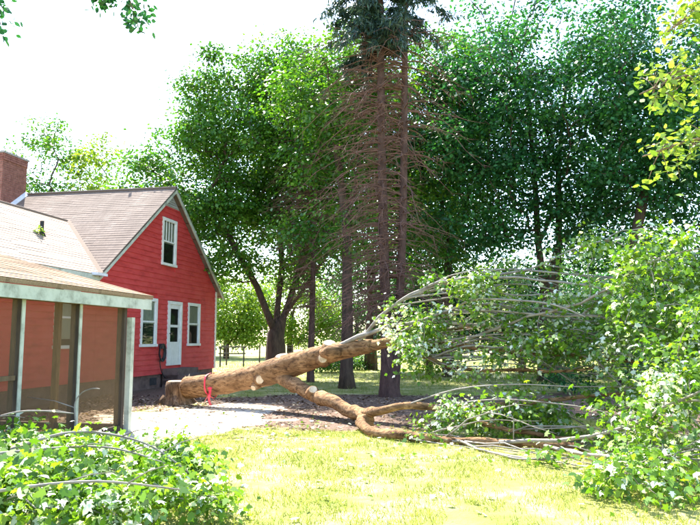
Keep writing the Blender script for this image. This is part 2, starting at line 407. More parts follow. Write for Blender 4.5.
# openings: (y0, y1, z0, z1)
W1 = (2.36,3.38,1.30,2.74); W3 = (5.62,6.64,1.30,2.74); DO = (4.10,5.14,0.66,2.72); WU = (3.55,4.58,3.86,5.36)
WW1 = (-1.75,-0.75,1.30,2.74); WW2 = (-4.7,-3.7,1.30,2.74)
def boards(parent, y0, y1, z0, z1, openings, gable, name='siding_board', reveal=0.155):
    z = z0
    while z < z1-0.03:
        zt = min(z+reveal+0.012, z1); ya, yb = y0, y1; yat, ybt = y0, y1
        if gable and zt > EZ-0.1:
            def lim(zz):
                f = max(0, (zz-(EZ-0.1))/(RZ-0.1-(EZ-0.1))); return f*WD/2
            ya, yb = y0+lim(z), y1-lim(z); yat, ybt = y0+lim(zt), y1-lim(zt)
        segs = [(ya, yb, yat, ybt)]
        for (a,b_,c,d) in openings:
            if zt > c-0.02 and z < d+0.02:
                ns = []
                for (p,q,pt,qt) in segs:
                    if a < q and b_ > p:
                        if a > p+0.02: ns.append((p,a,pt,a))
                        if b_ < q-0.02: ns.append((b_,q,b_,qt))
                    else: ns.append((p,q,pt,qt))
                segs = ns
        for (p,q,pt,qt) in segs:
            # split long runs at butt joints
            cuts = [p]
            while q-cuts[-1] > 3.6: cuts.append(cuts[-1]+random.uniform(2.0,3.3))
            cuts.append(q)
            for i in range(len(cuts)-1):
                a, b_ = cuts[i], cuts[i+1]-(0.004 if i < len(cuts)-2 else 0)
                at_ = pt if i == 0 else a; bt_ = qt if i == len(cuts)-2 else b_
                j = random.uniform(-0.0015,0.0015)
                m_ = MB(); m_.hexa([(-0.03,a,z),(0.03+j,a,z),(0.03+j,b_,z),(-0.03,b_,z),(-0.03,at_,zt),(0.004+j,at_,zt),(0.004+j,bt_,zt),(-0.03,bt_,zt)])
                m_.build(name, M['red'], parent)
        z += reveal
boards(wall, 0.0, WD, 0.42, RZ-0.62, [W1,W3,DO,WU], True)
boards(wing_wall, -10.9, -0.004, 0.42, EZ-0.1, [WW1,WW2], False)
# gable peak panel (grey louvre triangle)
mb = MB(); pz = RZ-0.62; hw = (RZ-0.1-pz)*WD/2/(RZ-EZ)
k = len(mb.v); mb.v += [(-0.02,WD/2-hw,pz),(-0.02,WD/2+hw,pz),(-0.02,WD/2,RZ-0.1),(0.012,WD/2-hw,pz),(0.012,WD/2+hw,pz),(0.012,WD/2,RZ-0.1)]
mb.f += [(3,4,5),(2,1,0),(0,1,4,3),(1,2,5,4),(2,0,3,5)]
vent = mb.build('gable_vent', M['grey_paint'], house)
zz = pz+0.04
while zz < RZ-0.22:
    h_ = (RZ-0.1-zz-0.05)*WD/2/(RZ-EZ)-0.05
    if h_ > 0.05:
        m_ = MB(); m_.hexa([(0.012,WD/2-h_,zz),(0.045,WD/2-h_,zz-0.01),(0.045,WD/2+h_,zz-0.01),(0.012,WD/2+h_,zz),(0.012,WD/2-h_,zz+0.05),(0.03,WD/2-h_,zz+0.03),(0.03,WD/2+h_,zz+0.03),(0.012,WD/2+h_,zz+0.05)])
        m_.build('slat', M['grey_paint'], vent)
    zz += 0.075
# corner boards, rake boards
mb = MB(); mb.box(-0.03,0.035,WD-0.12,WD+0.012,0.42,EZ-0.05); mb.build('corner_board', M['white'], house)
OV = 0.22
def rake(ya, za, yb, zb, x, name):
    m_ = MB(); h_ = 0.17
    m_.hexa([(x-0.03,ya,za-h_),(x,ya,za-h_),(x,yb,zb-h_),(x-0.03,yb,zb-h_),(x-0.03,ya,za),(x,ya,za),(x,yb,zb),(x-0.03,yb,zb)]); m_.build(name, M['old_white'], house)
sl = (RZ-EZ)/(WD/2)
rake(-0.28, EZ-0.28*sl, WD/2, RZ, OV, 'rake_board'); rake(WD+0.28, EZ-0.28*sl, WD/2, RZ, OV, 'rake_board')
# roof decks and shingle courses
def roof_plane(name, A, B, Cc, Dd, mat_, parent, thick=0.05, course=0.14, seed=1):
    """A-B lower edge, D-C upper edge; courses step up the slope"""
    rng = random.Random(seed)
    A,B,Cc,Dd = map(Vector,(A,B,Cc,Dd)); nrm = (B-A).cross(Dd-A).normalized(); up = ((Dd-A)+(Cc-B))*0.5; ln = up.length; n = max(1,int(ln/course))
    md = MB(); md.hexa([A-nrm*thick,B-nrm*thick,Cc-nrm*thick,Dd-nrm*thick,A,B,Cc,Dd]); deck = md.build(name, mat_, parent)
    m_ = MB(); uv = []
    for i in range(n):
        f0, f1 = i/n, min(1,(i+1.12)/n)
        a = A.lerp(Dd,f0); b_ = B.lerp(Cc,f0); c = B.lerp(Cc,f1); d = A.lerp(Dd,f1)
        seg = max(1,int((b_-a).length/1.0)); 
        for s in range(seg):
            p0,p1 = s/seg,(s+1)/seg; e = rng.uniform(0.006,0.010); lift = rng.uniform(0,0.003)
            q = [a.lerp(b_,p0),a.lerp(b_,p1),d.lerp(c,p1),d.lerp(c,p0)]
            k = len(m_.v)
            m_.v += [tuple(q[0]+nrm*(e+lift)),tuple(q[1]+nrm*(e+lift)),tuple(q[2]+nrm*0.003),tuple(q[3]+nrm*0.003),tuple(q[0]+nrm*0.001),tuple(q[1]+nrm*0.001)]
            m_.f += [(k,k+1,k+2,k+3),(k+4,k+5,k+1,k)]
            ul = (b_-a).length
            u0,u1 = p0*ul,p1*ul; v0,v1 = i*course,(i+1)*course
            uv += [(u0,v0+0.004),(u1,v0+0.004),(u1,v1),(u0,v1),(u0,v0),(u1,v0),(u1,v0+0.004),(u0,v0+0.004)]
    o = m_.build('shingle_courses', mat_, deck); ul_ = o.data.uv_layers.new(name='u')
    ul_.data.foreach_set('uv', np.array(uv,dtype=np.float32).ravel()); o['kind'] = 'stuff'
    dl = deck.data.uv_layers.new(name='u')
    return deck
ey = -0.3; ez = EZ-0.3*sl
roof = roof_plane('roof_slope', (-9.7,ey,ez),(OV,ey,ez),(OV,WD/2,RZ),(-9.7,WD/2,RZ), M['shingle'], house, seed=2)
roof_plane('roof_slope', (OV,WD-ey,ez),(-9.7,WD-ey,ez),(-9.7,WD/2,RZ),(OV,WD/2,RZ), M['shingle'], house, seed=3)
mb = MB(); mb.tube([(-9.7,WD/2,RZ+0.005),(OV,WD/2,RZ+0.005)],[0.06,0.06],8); mb.build('ridge_cap', M['shingle'], house)
# wing roof: ridge parallel to the gable wall, runs into the main slope
WR, wsl = 5.08, 0.70
def main_y(z): return (z-EZ)/sl                     # y where the main slope reaches height z
xr = -2.52; xe = 0.24; we = WR-(xe-xr)*wsl
roof_plane('wing_roof_slope', (xe,-11.3,we),(xe,main_y(we)+0.12,we),(xr,main_y(WR)+0.12,WR),(xr,-11.3,WR), M['shingle_pale'], house, seed=4)
roof_plane('wing_roof_slope', (2*xr-xe,main_y(we)+0.12,we),(2*xr-xe,-11.3,we),(xr,-11.3,WR),(xr,main_y(WR)+0.12,WR), M['shingle_pale'], house, seed=5)
mb = MB(); mb.tube([(xr,-11.3,WR),(xr,main_y(WR)+0.1,WR)],[0.05,0.05],8); mb.build('ridge_cap', M['shingle_pale'], house)
# valley flashing and eave board end
mb = MB(); p0 = Vector((xe+0.0,main_y(we)+0.02,we+0.045)); p1 = Vector((xr,main_y(WR)+0.02,WR+0.045))
d_ = Vector((0.05,0.04,0.02)); mb.quad(p0-d_,p0+d_,p1+d_,p1-d_); mb.build('valley_flashing', M['shingle_pale'], house)
mb = MB(); mb.box(0.22,0.25,-11.3,-0.3,we-0.16,we-0.01); mb.build('eave_board', M['old_white'], house)
mb = MB(); mb.hexa([(0.0,-0.62,we-0.02),(0.42,-0.62,we-0.05),(0.42,-0.18,we-0.05),(0.0,-0.18,we-0.02),(0.0,-0.62,we+0.06),(0.42,-0.62,we+0.02),(0.42,-0.18,we+0.02),(0.0,-0.18,we+0.06)]); mb.build('corner_flashing', M['flash'], house)
# windows and door
def window(w, upper_muntins=0, lower_curtain=False, parent=house, name='window'):
    y0,y1,z0,z1 = w; t = 0.10
    fr = MB(); 
    fr.box(-0.02,0.045,y0,y0+t,z0,z1); fr.box(-0.02,0.045,y1-t,y1,z0,z1); fr.box(-0.02,0.047,y0+t,y1-t,z1-t,z1)
    f = fr.build(name, M['white'], parent)
    m_ = MB(); m_.box(-0.02,0.075,y0-0.02,y1+0.02,z0-0.03,z0+0.05); m_.build('sill', M['white'], f)
    zm = (z0+z1)/2; m_ = MB(); m_.box(-0.018,0.028,y0+t,y1-t,zm-0.025,zm+0.025)
    for (a,b_) in ((y0+t,y0+t+0.035),(y1-t-0.035,y1-t)): m_.box(-0.018,0.022,a,b_,z0+0.05,zm-0.025); m_.box(-0.018,0.024,a,b_,zm+0.025,z1-t)
    m_.build('sash', M['white'], f)
    for k in range(upper_muntins):
        yy = y0+t+0.035+(y1-y0-2*t-0.07)*(k+1)/(upper_muntins+1); q = MB(); q.box(-0.016,0.016,yy-0.014,yy+0.014,zm+0.026,z1-t-0.001); q.build('muntin', M['white'], f)
    for (a,b_) in ((z0+0.05,zm-0.025),(zm+0.025,z1-t)):
        q = MB(); q.quad((-0.004,y0+t,a),(-0.004,y1-t,a),(-0.004,y1-t,b_),(-0.004,y0+t,b_)); q.build('pane', M['glass'], f)
    q = MB(); q.quad((-0.026,y0+t,z0+0.04),(-0.026,y1-t,z0+0.04),(-0.026,y1-t,z1-t),(-0.026,y0+t,z1-t)); q.build('room', M['room'], f)
    q = MB(); c0 = zm-0.06 if not lower_curtain else z0+0.2
    ny_ = 16; pr_ = []
    for i in range(ny_+1):
        yy = y0+t+0.02+(y1-y0-2*t-0.04)*i/ny_; pr_.append((-0.017+0.006*math.sin(i*2.1),yy))
    for i in range(ny_): q.quad((*pr_[i],c0),(*pr_[i+1],c0),(*pr_[i+1],z1-t-0.02),(*pr_[i],z1-t-0.02))
    q.build('curtain', M['curtain'], f)
    return f
window(W1); window(W3); window(WU, 3); window(WW1,0,True); window(WW2,0,True)
y0,y1,z0,z1 = DO
fr = MB(); t = 0.10; fr.box(-0.02,0.05,y0,y0+t,z0,z1); fr.box(-0.02,0.05,y1-t,y1,z0,z1); fr.box(-0.02,0.052,y0+t,y1-t,z1-t,z1)
fo = fr.build('door_frame', M['white'], house)
dr = MB(); a,b_ = y0+t,y1-t
dr.box(-0.02,0.022,a,a+0.12,z0,z1-t); dr.box(-0.02,0.022,b_-0.12,b_,z0,z1-t); dr.box(-0.02,0.024,a+0.12,b_-0.12,z0,z0+0.75); dr.box(-0.02,0.024,a+0.12,b_-0.12,z1-t-0.14,z1-t); dr.box(-0.02,0.024,a+0.12,b_-0.12,z0+1.22,z0+1.30)
door = dr.build('door', M['white'], house)
for (c,d) in ((z0+0.75,z0+1.22),(z0+1.30,z1-t-0.14)):
    q = MB(); q.quad((0,a+0.12,c),(0,b_-0.12,c),(0,b_-0.12,d),(0,a+0.12,d)); q.build('pane', M['glass'], door)
    q = MB(); q.quad((-0.019,a+0.12,c),(-0.019,b_-0.12,c),(-0.019,b_-0.12,d),(-0.019,a+0.12,d)); q.build('backing', M['room'], door)
q = MB(); q.box(0.024,0.03,a+0.14,b_-0.14,z0+0.12,z0+0.62); q.build('panel', M['white'], door)
q = MB(); q.tube([(0.024,a+0.06,z0+1.02),(0.05,a+0.06,z0+1.02),(0.06,a+0.06,z0+1.02),(0.09,a+0.06,z0+1.02)],[0.012,0.012,0.03,0.022],10); q.build('handle', M['iron'], door)
for i in range(3):
    q = MB(); q.box(0.03,1.15-0.3*i,y0-0.25,y1+0.25,-0.1+(0.18*i if i else 0),0.18*(i+1)+0.03); q.build('step', M['block'], house)
# foundation vents, hose on the wall
for yy in (1.2, 3.2, 6.9):
    q = MB(); q.box(-0.07,-0.04,yy,yy+0.4,0.1,0.32); v_ = q.build('foundation_vent', M['iron'], found)
# chimney with separate bricks
CX0,CX1,CY0,CY1,CZ0,CZ1 = -6.5,-5.3,2.9,4.08,5.2,7.55
mb = MB(); mb.box(CX0+0.012,CX1-0.012,CY0+0.012,CY1-0.012,CZ0,CZ1-0.02); chim = mb.build('chimney', M['mortar'], house)
bk = MB(); z = CZ0; row = 0
while z < CZ1-0.03:
    out = 0.03 if z > CZ1-0.24 else 0.0
    for face in range(4):
        ln = (CY1-CY0) if face % 2 == 0 else (CX1-CX0); p = -0.1*(row % 2)
        while p < ln:
            q0,q1 = max(0,p)+0.005, min(ln,p+0.205)-0.005
            if q1-q0 > 0.03:
                e = out+random.uniform(0,0.005)
                if face == 0: bk.box(CX1-0.1,CX1+e,CY0+q0,CY0+q1,z,z+0.062)
                elif face == 2: bk.box(CX0-e,CX0+0.1,CY0+q0,CY0+q1,z,z+0.062)
                elif face == 1: bk.box(CX0+q0,CX0+q1,CY1-0.1,CY1+e+0.001,z+0.001,z+0.061)
                else: bk.box(CX0+q0,CX0+q1,CY0-e-0.001,CY0+0.1,z+0.001,z+0.061)
            p += 0.205
    z += 0.073; row += 1
o = bk.build('bricks', M['brick'], chim); o['kind'] = 'stuff'
q = MB(); q.box(CX0-0.05,CX1+0.05,CY0-0.05,CY1+0.05,CZ1-0.015,CZ1+0.05); q.build('cap', M['mortar'], chim)
q = MB(); q.hexa([(CX1,CY0-0.1,EZ+sl*(CY0-0.1)+0.01),(CX1+0.14,CY0-0.1,EZ+sl*(CY0-0.1)+0.01),(CX1+0.14,CY1,EZ+sl*CY1+0.01),(CX1,CY1,EZ+sl*CY1+0.01),(CX1,CY0-0.1,EZ+sl*(CY0-0.1)+0.12),(CX1+0.14,CY0-0.1,EZ+sl*(CY0-0.1)+0.03),(CX1+0.14,CY1,EZ+sl*CY1+0.03),(CX1,CY1,EZ+sl*CY1+0.12)]); q.build('flashing', M['flash'], chim)
# vent pipe on the wing roof
vx = -1.25; vy = -0.6; vz = WR-(vx-xr)*wsl
q = MB(); q.tube([(vx,vy,vz-0.1),(vx,vy,vz+0.34)],[0.05,0.05],12); q.tube([(vx,vy,vz-0.06),(vx,vy,vz+0.08)],[0.12,0.055],12); q.build('vent_pipe', M['black'], house)

# ------------------------------------------------------------------ screened porch (own thing, built on the wing)
porch = tag(empty('screened_porch', (-6.62, 17.5, 0), R(-10.84)), 'low screened porch with white fascia and dark posts beside the red house', 'porch')
FX, FZ, PSL = 4.18, 2.24, 0.265
roof_plane('porch_roof', (FX+0.03,-11.8,FZ),(FX+0.03,-5.05,FZ),(0.02,-5.05,FZ+PSL*(FX+0.01)),(0.02,-11.8,FZ+PSL*(FX+0.01)), M['shingle_litter'], porch, thick=0.06, seed=6)
q = MB(); q.box(FX-0.03,FX,-11.8,-5.05,FZ-0.235,FZ-0.065); q.build('fascia', M['old_white'], porch)
q = MB(); q.hexa([(0.05,-5.09,FZ+PSL*FX-0.19),(FX-0.04,-5.09,FZ-0.2),(FX-0.04,-5.06,FZ-0.2),(0.05,-5.06,FZ+PSL*FX-0.19),(0.05,-5.09,FZ+PSL*FX-0.065),(FX-0.04,-5.09,FZ-0.065),(FX-0.04,-5.06,FZ-0.065),(0.05,-5.06,FZ+PSL*FX-0.065)]); q.build('rake_board', M['old_white'], porch)
PX = 4.02; ZT = FZ-0.23
def post(x0,x1,y0,y1,trim):
    m_ = MB(); m_.box(x0,x1,y0,y1,-0.05,ZT+0.12); p = m_.build('post', M['dark_wood'], porch)
    if trim: m_ = MB(); m_.box(x1,x1+0.015,y0+0.01,y1-0.01,0.0,ZT); m_.build('trim_strip', M['old_white'], p)
    return p
for yy in (-5.62,-6.92,-8.2,-9.5,-10.8):
    post(PX-0.13,PX,yy-0.05,yy+0.03, yy < -5.7)
q = MB(); q.box(PX-0.02,PX+0.07,-5.55,-5.45,-0.02,1.86); q.build('corner_board', M['old_white'], porch)
q = MB(); q.box(PX-0.1,PX+0.01,-11.6,-5.55,ZT,ZT+0.14); q.build('header_beam', M['brown_wood'], porch)
for xx in (0.1,1.4,2.72):
    q = MB(); q.box(xx,xx+0.09,-5.665,-5.575,-0.05,FZ+PSL*(FX-xx-0.1)-0.08); q.build('end_post', M['brown_wood'], porch)
q = MB(); q.box(0.19,PX-0.09,-5.66,-5.58,-0.04,0.12); q.build('sill', M['dark_wood'], porch)
q = MB(); q.box(PX-0.08,PX-0.01,-11.6,-5.56,-0.04,0.1); q.build('sill', M['dark_wood'], porch)
q = MB(); q.box(PX-0.075,PX-0.02,-10.74,-8.26,0.98,1.04); q.build('rail', M['brown_wood'], porch)
ya_ = [-5.56,-6.86,-8.14,-9.44,-10.74]
for i in range(4):
    q = MB(); q.quad((PX-0.045,ya_[i]-0.12,0.1),(PX-0.045,ya_[i+1]+0.0,0.1),(PX-0.045,ya_[i+1]+0.0,ZT),(PX-0.045,ya_[i]-0.12,ZT)); q.build('screen', M['screen'], porch)
xa_ = [0.19,1.4,2.72,PX-0.09]
for i in range(3):
    x0,x1 = xa_[i]+(0.09 if i else 0), xa_[i+1]
    q = MB(); q.quad((x0,-5.62,0.12),(x1,-5.62,0.12),(x1,-5.62,FZ+PSL*(FX-x1)-0.1),(x0,-5.62,FZ+PSL*(FX-x0)-0.1)); q.build('screen', M['screen'], porch)

def H2W(x,y,z):                       # house axes -> world
    c,s = math.cos(R(-10.84)), math.sin(R(-10.84)); return (-6.62+c*x-s*y, 17.5+s*x+c*y, z)

# coiled hose on the red wall
hr = tag(empty('garden_hose', H2W(0.04,3.62,0.9), R(-10.84)), 'dark coiled hose hanging on the red wall left of the white door', 'hose')
q = MB()
for k in range(5):
    pts = [(0.05+0.012*k, (0.16+0.012*k)*math.cos(a), 0.18+(0.2+0.018*k)*math.sin(a)) for a in np.linspace(0,2*math.pi,20)]
    q.tube(pts,[0.018]*20,6,False)
q.tube(smooth_path([(0.07,-0.1,0.1),(0.08,-0.14,-0.15),(0.1,-0.05,-0.4),(0.14,0.1,-0.6)],4),[0.016]*13,6); q.build('coil', M['black'], hr, True)
q = MB(); q.box(-0.02,0.1,-0.05,0.05,0.3,0.46); q.build('hanger', M['iron'], hr)

# small plant growing from the wing roof by the vent
LM = {}
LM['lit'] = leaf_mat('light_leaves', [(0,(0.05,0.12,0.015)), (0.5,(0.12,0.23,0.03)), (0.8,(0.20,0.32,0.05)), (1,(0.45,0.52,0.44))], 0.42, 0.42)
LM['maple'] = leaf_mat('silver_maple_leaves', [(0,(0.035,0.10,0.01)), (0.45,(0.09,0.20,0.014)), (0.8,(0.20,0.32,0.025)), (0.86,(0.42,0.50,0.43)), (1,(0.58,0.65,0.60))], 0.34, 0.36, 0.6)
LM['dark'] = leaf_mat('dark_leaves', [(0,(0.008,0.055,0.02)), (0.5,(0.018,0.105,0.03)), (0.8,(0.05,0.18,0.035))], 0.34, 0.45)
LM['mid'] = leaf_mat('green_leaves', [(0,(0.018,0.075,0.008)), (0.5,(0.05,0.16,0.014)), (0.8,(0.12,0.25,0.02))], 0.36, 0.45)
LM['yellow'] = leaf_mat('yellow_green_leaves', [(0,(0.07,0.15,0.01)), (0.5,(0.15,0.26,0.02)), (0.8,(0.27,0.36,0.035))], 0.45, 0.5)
LM['near'] = leaf_mat('near_leaves', [(0,(0.10,0.2,0.02)),(1,(0.24,0.34,0.07))], 0.30, 0.35)
LM['litter'] = leaf_mat('dry_leaves', [(0,(0.09,0.055,0.035)), (0.5,(0.20,0.13,0.085)), (0.78,(0.42,0.31,0.22))], 0.1, 0.8, 0.2, 1.0)
rp_ = tag(empty('roof_weed', H2W(vx+0.05,vy-0.22,vz-0.06)), 'small green weed growing beside the vent pipe on the wing roof', 'plant')
rng = np.random.default_rng(3); C = rng.normal(0,0.07,(60,3))*np.array([1.3,1,0.7])+np.array([0,0,0.12])
leaf_cloud('leaves', C, rng.normal(0,0.5,(60,3))+np.array([0,0,1]), rng.normal(0,1,(60,3)), rng.uniform(0.05,0.1,60), rng.uniform(0.3,0.8,60), 'oval', LM['lit'], rp_)
q = MB()
for k in range(7): q.tube([(0,0,-0.02),tuple(C[k])],[0.006,0.004],4)
q.build('stem', M['dead_twig'], rp_)

# ------------------------------------------------------------------ fallen tree
st = tag(empty('tree_stump', (-4.02,15.85,0)), 'short sawn tree stump with pale cut top at the butt of the fallen tree', 'stump')
q = MB(); pts = [(0,0,-0.1),(0,0,0.05),(0.01,0,0.2),(0.02,0,0.4),(0.02,0,0.52)]; q.tube(pts,[0.40,0.33,0.28,0.26,0.25],22,True,0.2); q.build('stump_body', M['stump_bark'], st, True)
q = MB(); q.tube([(0.02,0,0.515),(0.02,0,0.535)],[0.235,0.22],22,True); q.build('cut_face', M['cut_wood'], st)
for a in (0.5,2.2,3.6,4.9):
    q = MB(); q.tube([(0.25*math.cos(a),0.25*math.sin(a),0.16),(0.38*math.cos(a),0.38*math.sin(a),0.03),(0.55*math.cos(a+0.15),0.55*math.sin(a+0.15),-0.06)],[0.10,0.08,0.04],9,True,0.2); q.build('root', M['stump_bark'], st, True)
q = MB(); q.hexa([(0.16,-0.1,0.45),(0.3,-0.12,0.42),(0.3,0.14,0.42),(0.16,0.12,0.45),(0.2,-0.08,0.66),(0.25,-0.1,0.62),(0.26,0.1,0.7),(0.2,0.08,0.6)]); q.build('hinge_wood', M['cut_wood'], st)

ft_o = Vector((-3.7,15.5,0))
ft = tag(empty('fallen_tree', tuple(ft_o)), 'big fallen maple with sawn trunk, bare limbs and leafy crown on the lawn', 'fallen tree')
TR = [(-3.70,15.5,0.40),(-3.08,15.2,0.48),(-2.41,14.9,0.62),(-1.75,14.5,0.78),(-1.14,14.1,0.98),(-0.57,13.7,1.17),(-0.1,13.4,1.29),(0.43,13.1,1.37)]
def rel(pts): return [tuple(Vector(p)-ft_o) for p in pts]
tp = smooth_path(rel(TR),6); n = len(tp)
tr_ = [0.285+0.0*i for i in range(n)]
for i in range(n):
    f = i/(n-1); tr_[i] = 0.25-0.02*f-0.10*max(0,f-0.6)/0.4+0.03*math.exp(-((f-0.45)/0.1)**2)
q = MB(); q.tube(tp,tr_,28,True,0.085); trunk = q.build('trunk', M['maple_bark'], ft, True)
d0 = (tp[0]-tp[1]).normalized()
q = MB(); q.tube([tp[0]+d0*0.002,tp[0]+d0*0.02],[0.24,0.232],28,True,0.085); q.build('cut_face', M['cut_wood'], trunk)
def stub(p, d, r, l, par_):
    p = Vector(p)-ft_o; d = Vector(d).normalized()
    m_ = MB(); m_.tube([p-d*0.1,p+d*l*0.5,p+d*l],[r*1.7,r*1.2,r],16,True,0.28); s_ = m_.build('sawn_stub', M['maple_bark'], par_, True)
    m_ = MB(); m_.tube([p+d*(l+0.001),p+d*(l+0.012)],[r*0.92,r*0.86],16,True,0.22); m_.build('cut_face', M['cut_wood'], par_)
stub((-1.90,14.36,0.66),(0.1,-1,-0.12),0.10,0.07,trunk)
stub((-2.02,14.44,0.50),(-0.4,-0.8,-0.5),0.07,0.06,trunk)
stub((-1.42,14.3,1.05),(-0.1,-0.3,1),0.15,0.10,trunk)
stub((-0.42,13.55,1.30),(0.05,-0.45,1),0.14,0.13,trunk)
stub((-0.55,13.52,1.10),(0.1,-1,0.2),0.10,0.08,trunk)
# burl lumps
q = MB(); q.tube([(-0.55+3.7,13.42-15.5,1.22),(-0.35+3.7,13.3-15.5,1.26),(-0.2+3.7,13.2-15.5,1.25)],[0.10,0.19,0.09],12,True,0.35); q.build('burl', M['maple_bark'], trunk, True)
LIMBS = {
 'A': ([(0.2,13.25,1.34),(0.43,13.1,1.37),(1.04,12.8,1.46),(2.16,12.2,1.36),(3.56,11.5,1.25),(4.7,11,1.13)],0.14,0.025,'maple_bark'),
 'B': ([(-0.35,13.48,1.32),(0.42,13,1.62),(1.2,12.5,1.81),(2.31,12,1.73),(3.54,11.4,1.64),(4.63,10.8,1.45)],0.050,0.016,'grey_bark'),
 'C': ([(0.1,13.25,1.35),(0.79,12.7,2.12),(1.46,12.2,2.5),(2.17,11.6,2.57),(2.96,11,2.48),(3.72,10.4,2.29),(4.35,9.9,2.04)],0.036,0.012,'grey_bark'),
 'D': ([(0.6,12.98,1.40),(1.5,12.6,1.89),(2.32,12,2.1),(3.19,11.3,2.0),(3.93,10.6,1.83),(4.59,10,1.56)],0.034,0.012,'grey_bark'),
 'E': ([(3.2,11.5,1.66),(3.61,11,1.55),(3.9,10.6,1.18),(4.24,10,0.47)],0.025,0.012,'grey_bark'),
 'F': ([(-1.85,14.55,0.78),(-1.5,14.25,0.70),(-1.1,13.8,0.57),(-0.66,13.2,0.43),(-0.18,12.5,0.29),(0.2,11.9,0.17),(0.3,11.5,0.12)],0.165,0.10,'maple_bark'),
 'G': ([(0.22,11.85,0.16),(0.2,11.3,0.10),(0.36,10.7,0.07),(0.9,10.2,0.06),(1.9,9.7,0.06),(3.1,9.15,0.06)],0.085,0.06,'maple_bark'),
 'H': ([(0.2,11.9,0.18),(0.46,11.3,0.33),(1.13,11,0.43),(2.19,10.7,0.45),(3.17,10.3,0.59),(4.1,10,0.73)],0.085,0.02,'maple_bark'),
 'I': ([(0.75,12.9,1.41),(1.77,12,1.03),(2.85,11.4,0.95),(3.97,10.8,1.07)],0.05,0.018,'maple_bark'),
 'J': ([(1.29,10.95,0.43),(1.84,10.5,0.27),(2.76,10,0.13),(3.45,9.5,0.12)],0.05,0.02,'maple_bark'),
 'K': ([(2.17,11.6,2.57),(2.97,11.3,2.64),(3.75,10.8,2.98),(4.26,10.3,3.09)],0.022,0.01,'grey_bark'),
 'L': ([(1.85,12.35,1.38),(2.82,11.2,1.81),(3.57,10,2.11),(4.04,9,2.53),(4.42,8.3,2.63)],0.030,0.011,'grey_bark'),
 'M': ([(3.54,11.4,1.64),(3.94,10.6,2.11),(4.25,9.8,2.43),(4.69,9.2,2.56)],0.026,0.012,'grey_bark'),
 'N': ([(1.5,9.9,0.07),(1.72,9.2,0.05),(2.0,8.6,0.04),(2.3,8.3,0.05)],0.022,0.01,'grey_bark'),
 'O': ([(2.0,9.65,0.06),(3.0,8.6,0.3),(3.5,7.8,0.7),(3.8,7.2,1.0)],0.03,0.012,'grey_bark'),
 'P': ([(2.6,9.4,0.06),(2.9,8.2,0.14),(3.0,7.2,0.2),(3.0,6.4,0.22)],0.028,0.012,'grey_bark'),
 'Q': ([(1.2,12.5,1.81),(2.0,12.1,2.0),(2.9,11.9,1.9),(4.2,11.5,1.8)],0.028,0.012,'grey_bark'),
 'R': ([(1.04,12.8,1.46),(1.9,12.6,1.72),(2.9,12.3,1.62),(4.3,12.0,1.5)],0.035,0.014,'maple_bark'),
}
limb_nodes = []
for nm, (pts, r0, r1, bm_) in LIMBS.items():
    sp = smooth_path(rel(pts),7); k = len(sp)
    sp = [p+Vector((mnoise.noise(p*1.9),mnoise.noise(p*1.9+Vector((7,0,0))),mnoise.noise(p*1.9+Vector((0,9,0)))))*0.055*min(1,i/5) for i,p in enumerate(sp)]
    rr = [(r0+(r1-r0)*(i/(k-1))**0.8)*(1.0+(0.22 if i % 9 == 5 else 0)) for i in range(k)]
    q = MB(); q.tube(sp,rr,12 if r0 > 0.07 else 8,True,0.10 if r0 > 0.07 else 0.04); q.build('limb', M[bm_], ft, True)
    limb_nodes.append(sp)
stub((-0.72,13.16,0.50),(0.1,-0.8,0.55),0.09,0.06,ft)
# leafy twigs: targets in the volume the fallen crown fills, joined to the nearest limb
rng = np.random.default_rng(21)
def boxpts(n, x0,x1,y0,y1,z0,z1):
    return rng.uniform((x0,y0,z0),(x1,y1,z1),(n,3))
def near_limbs(n, x0, x1, rad):
    P = np.array([tuple(p) for l in limb_nodes for p in l])+np.array(ft_o); P = P[(P[:,0] > x0) & (P[:,0] < x1)]
    Q = P[rng.integers(len(P), size=n)]+rng.normal(0,rad,(n,3))*np.array([1,1,0.9])-np.array([0,0,0.06]); Q[:,2] = np.maximum(Q[:,2],0.08); return Q
Tg = np.vstack([
    near_limbs(36,0.9,2.3,0.18), near_limbs(40,2.2,3.5,0.22), near_limbs(70,3.3,4.8,0.28),
    boxpts(20,0.75,1.9,11.9,12.9,1.3,2.3), boxpts(10,1.8,3.2,11.2,12.2,1.5,2.6),  boxpts(14,0.9,2.0,11.4,12.3,0.9,1.5), boxpts(28,1.3,3.2,10.1,10.9,0.10,0.5), boxpts(12,2.0,3.2,10.8,11.8,1.2,2.0), boxpts(8,2.2,3.4,9.4,10.6,0.15,0.8), boxpts(16,3.0,4.2,10,11.2,1.0,2.2),
    boxpts(54,3.8,5.2,8.2,10.0,1.7,2.85), boxpts(64,3.6,5.2,7.4,9.6,0.6,2.0), boxpts(36,3.1,4.6,6.6,8.6,0.15,1.2), boxpts(20,2.4,3.3,6.2,7.4,0.06,0.34),
    boxpts(80,4.2,6.5,9.5,12.5,0.4,2.6), boxpts(50,4.6,6.5,7.0,10,0.3,2.2)])
Tg = Tg[~((Tg[:,2] < 0.34) & (Tg[:,0] < 2.9) & (Tg[:,1] > 8.4) & (Tg[:,1] < 10.0))]
Tg = Tg - np.array(ft_o)
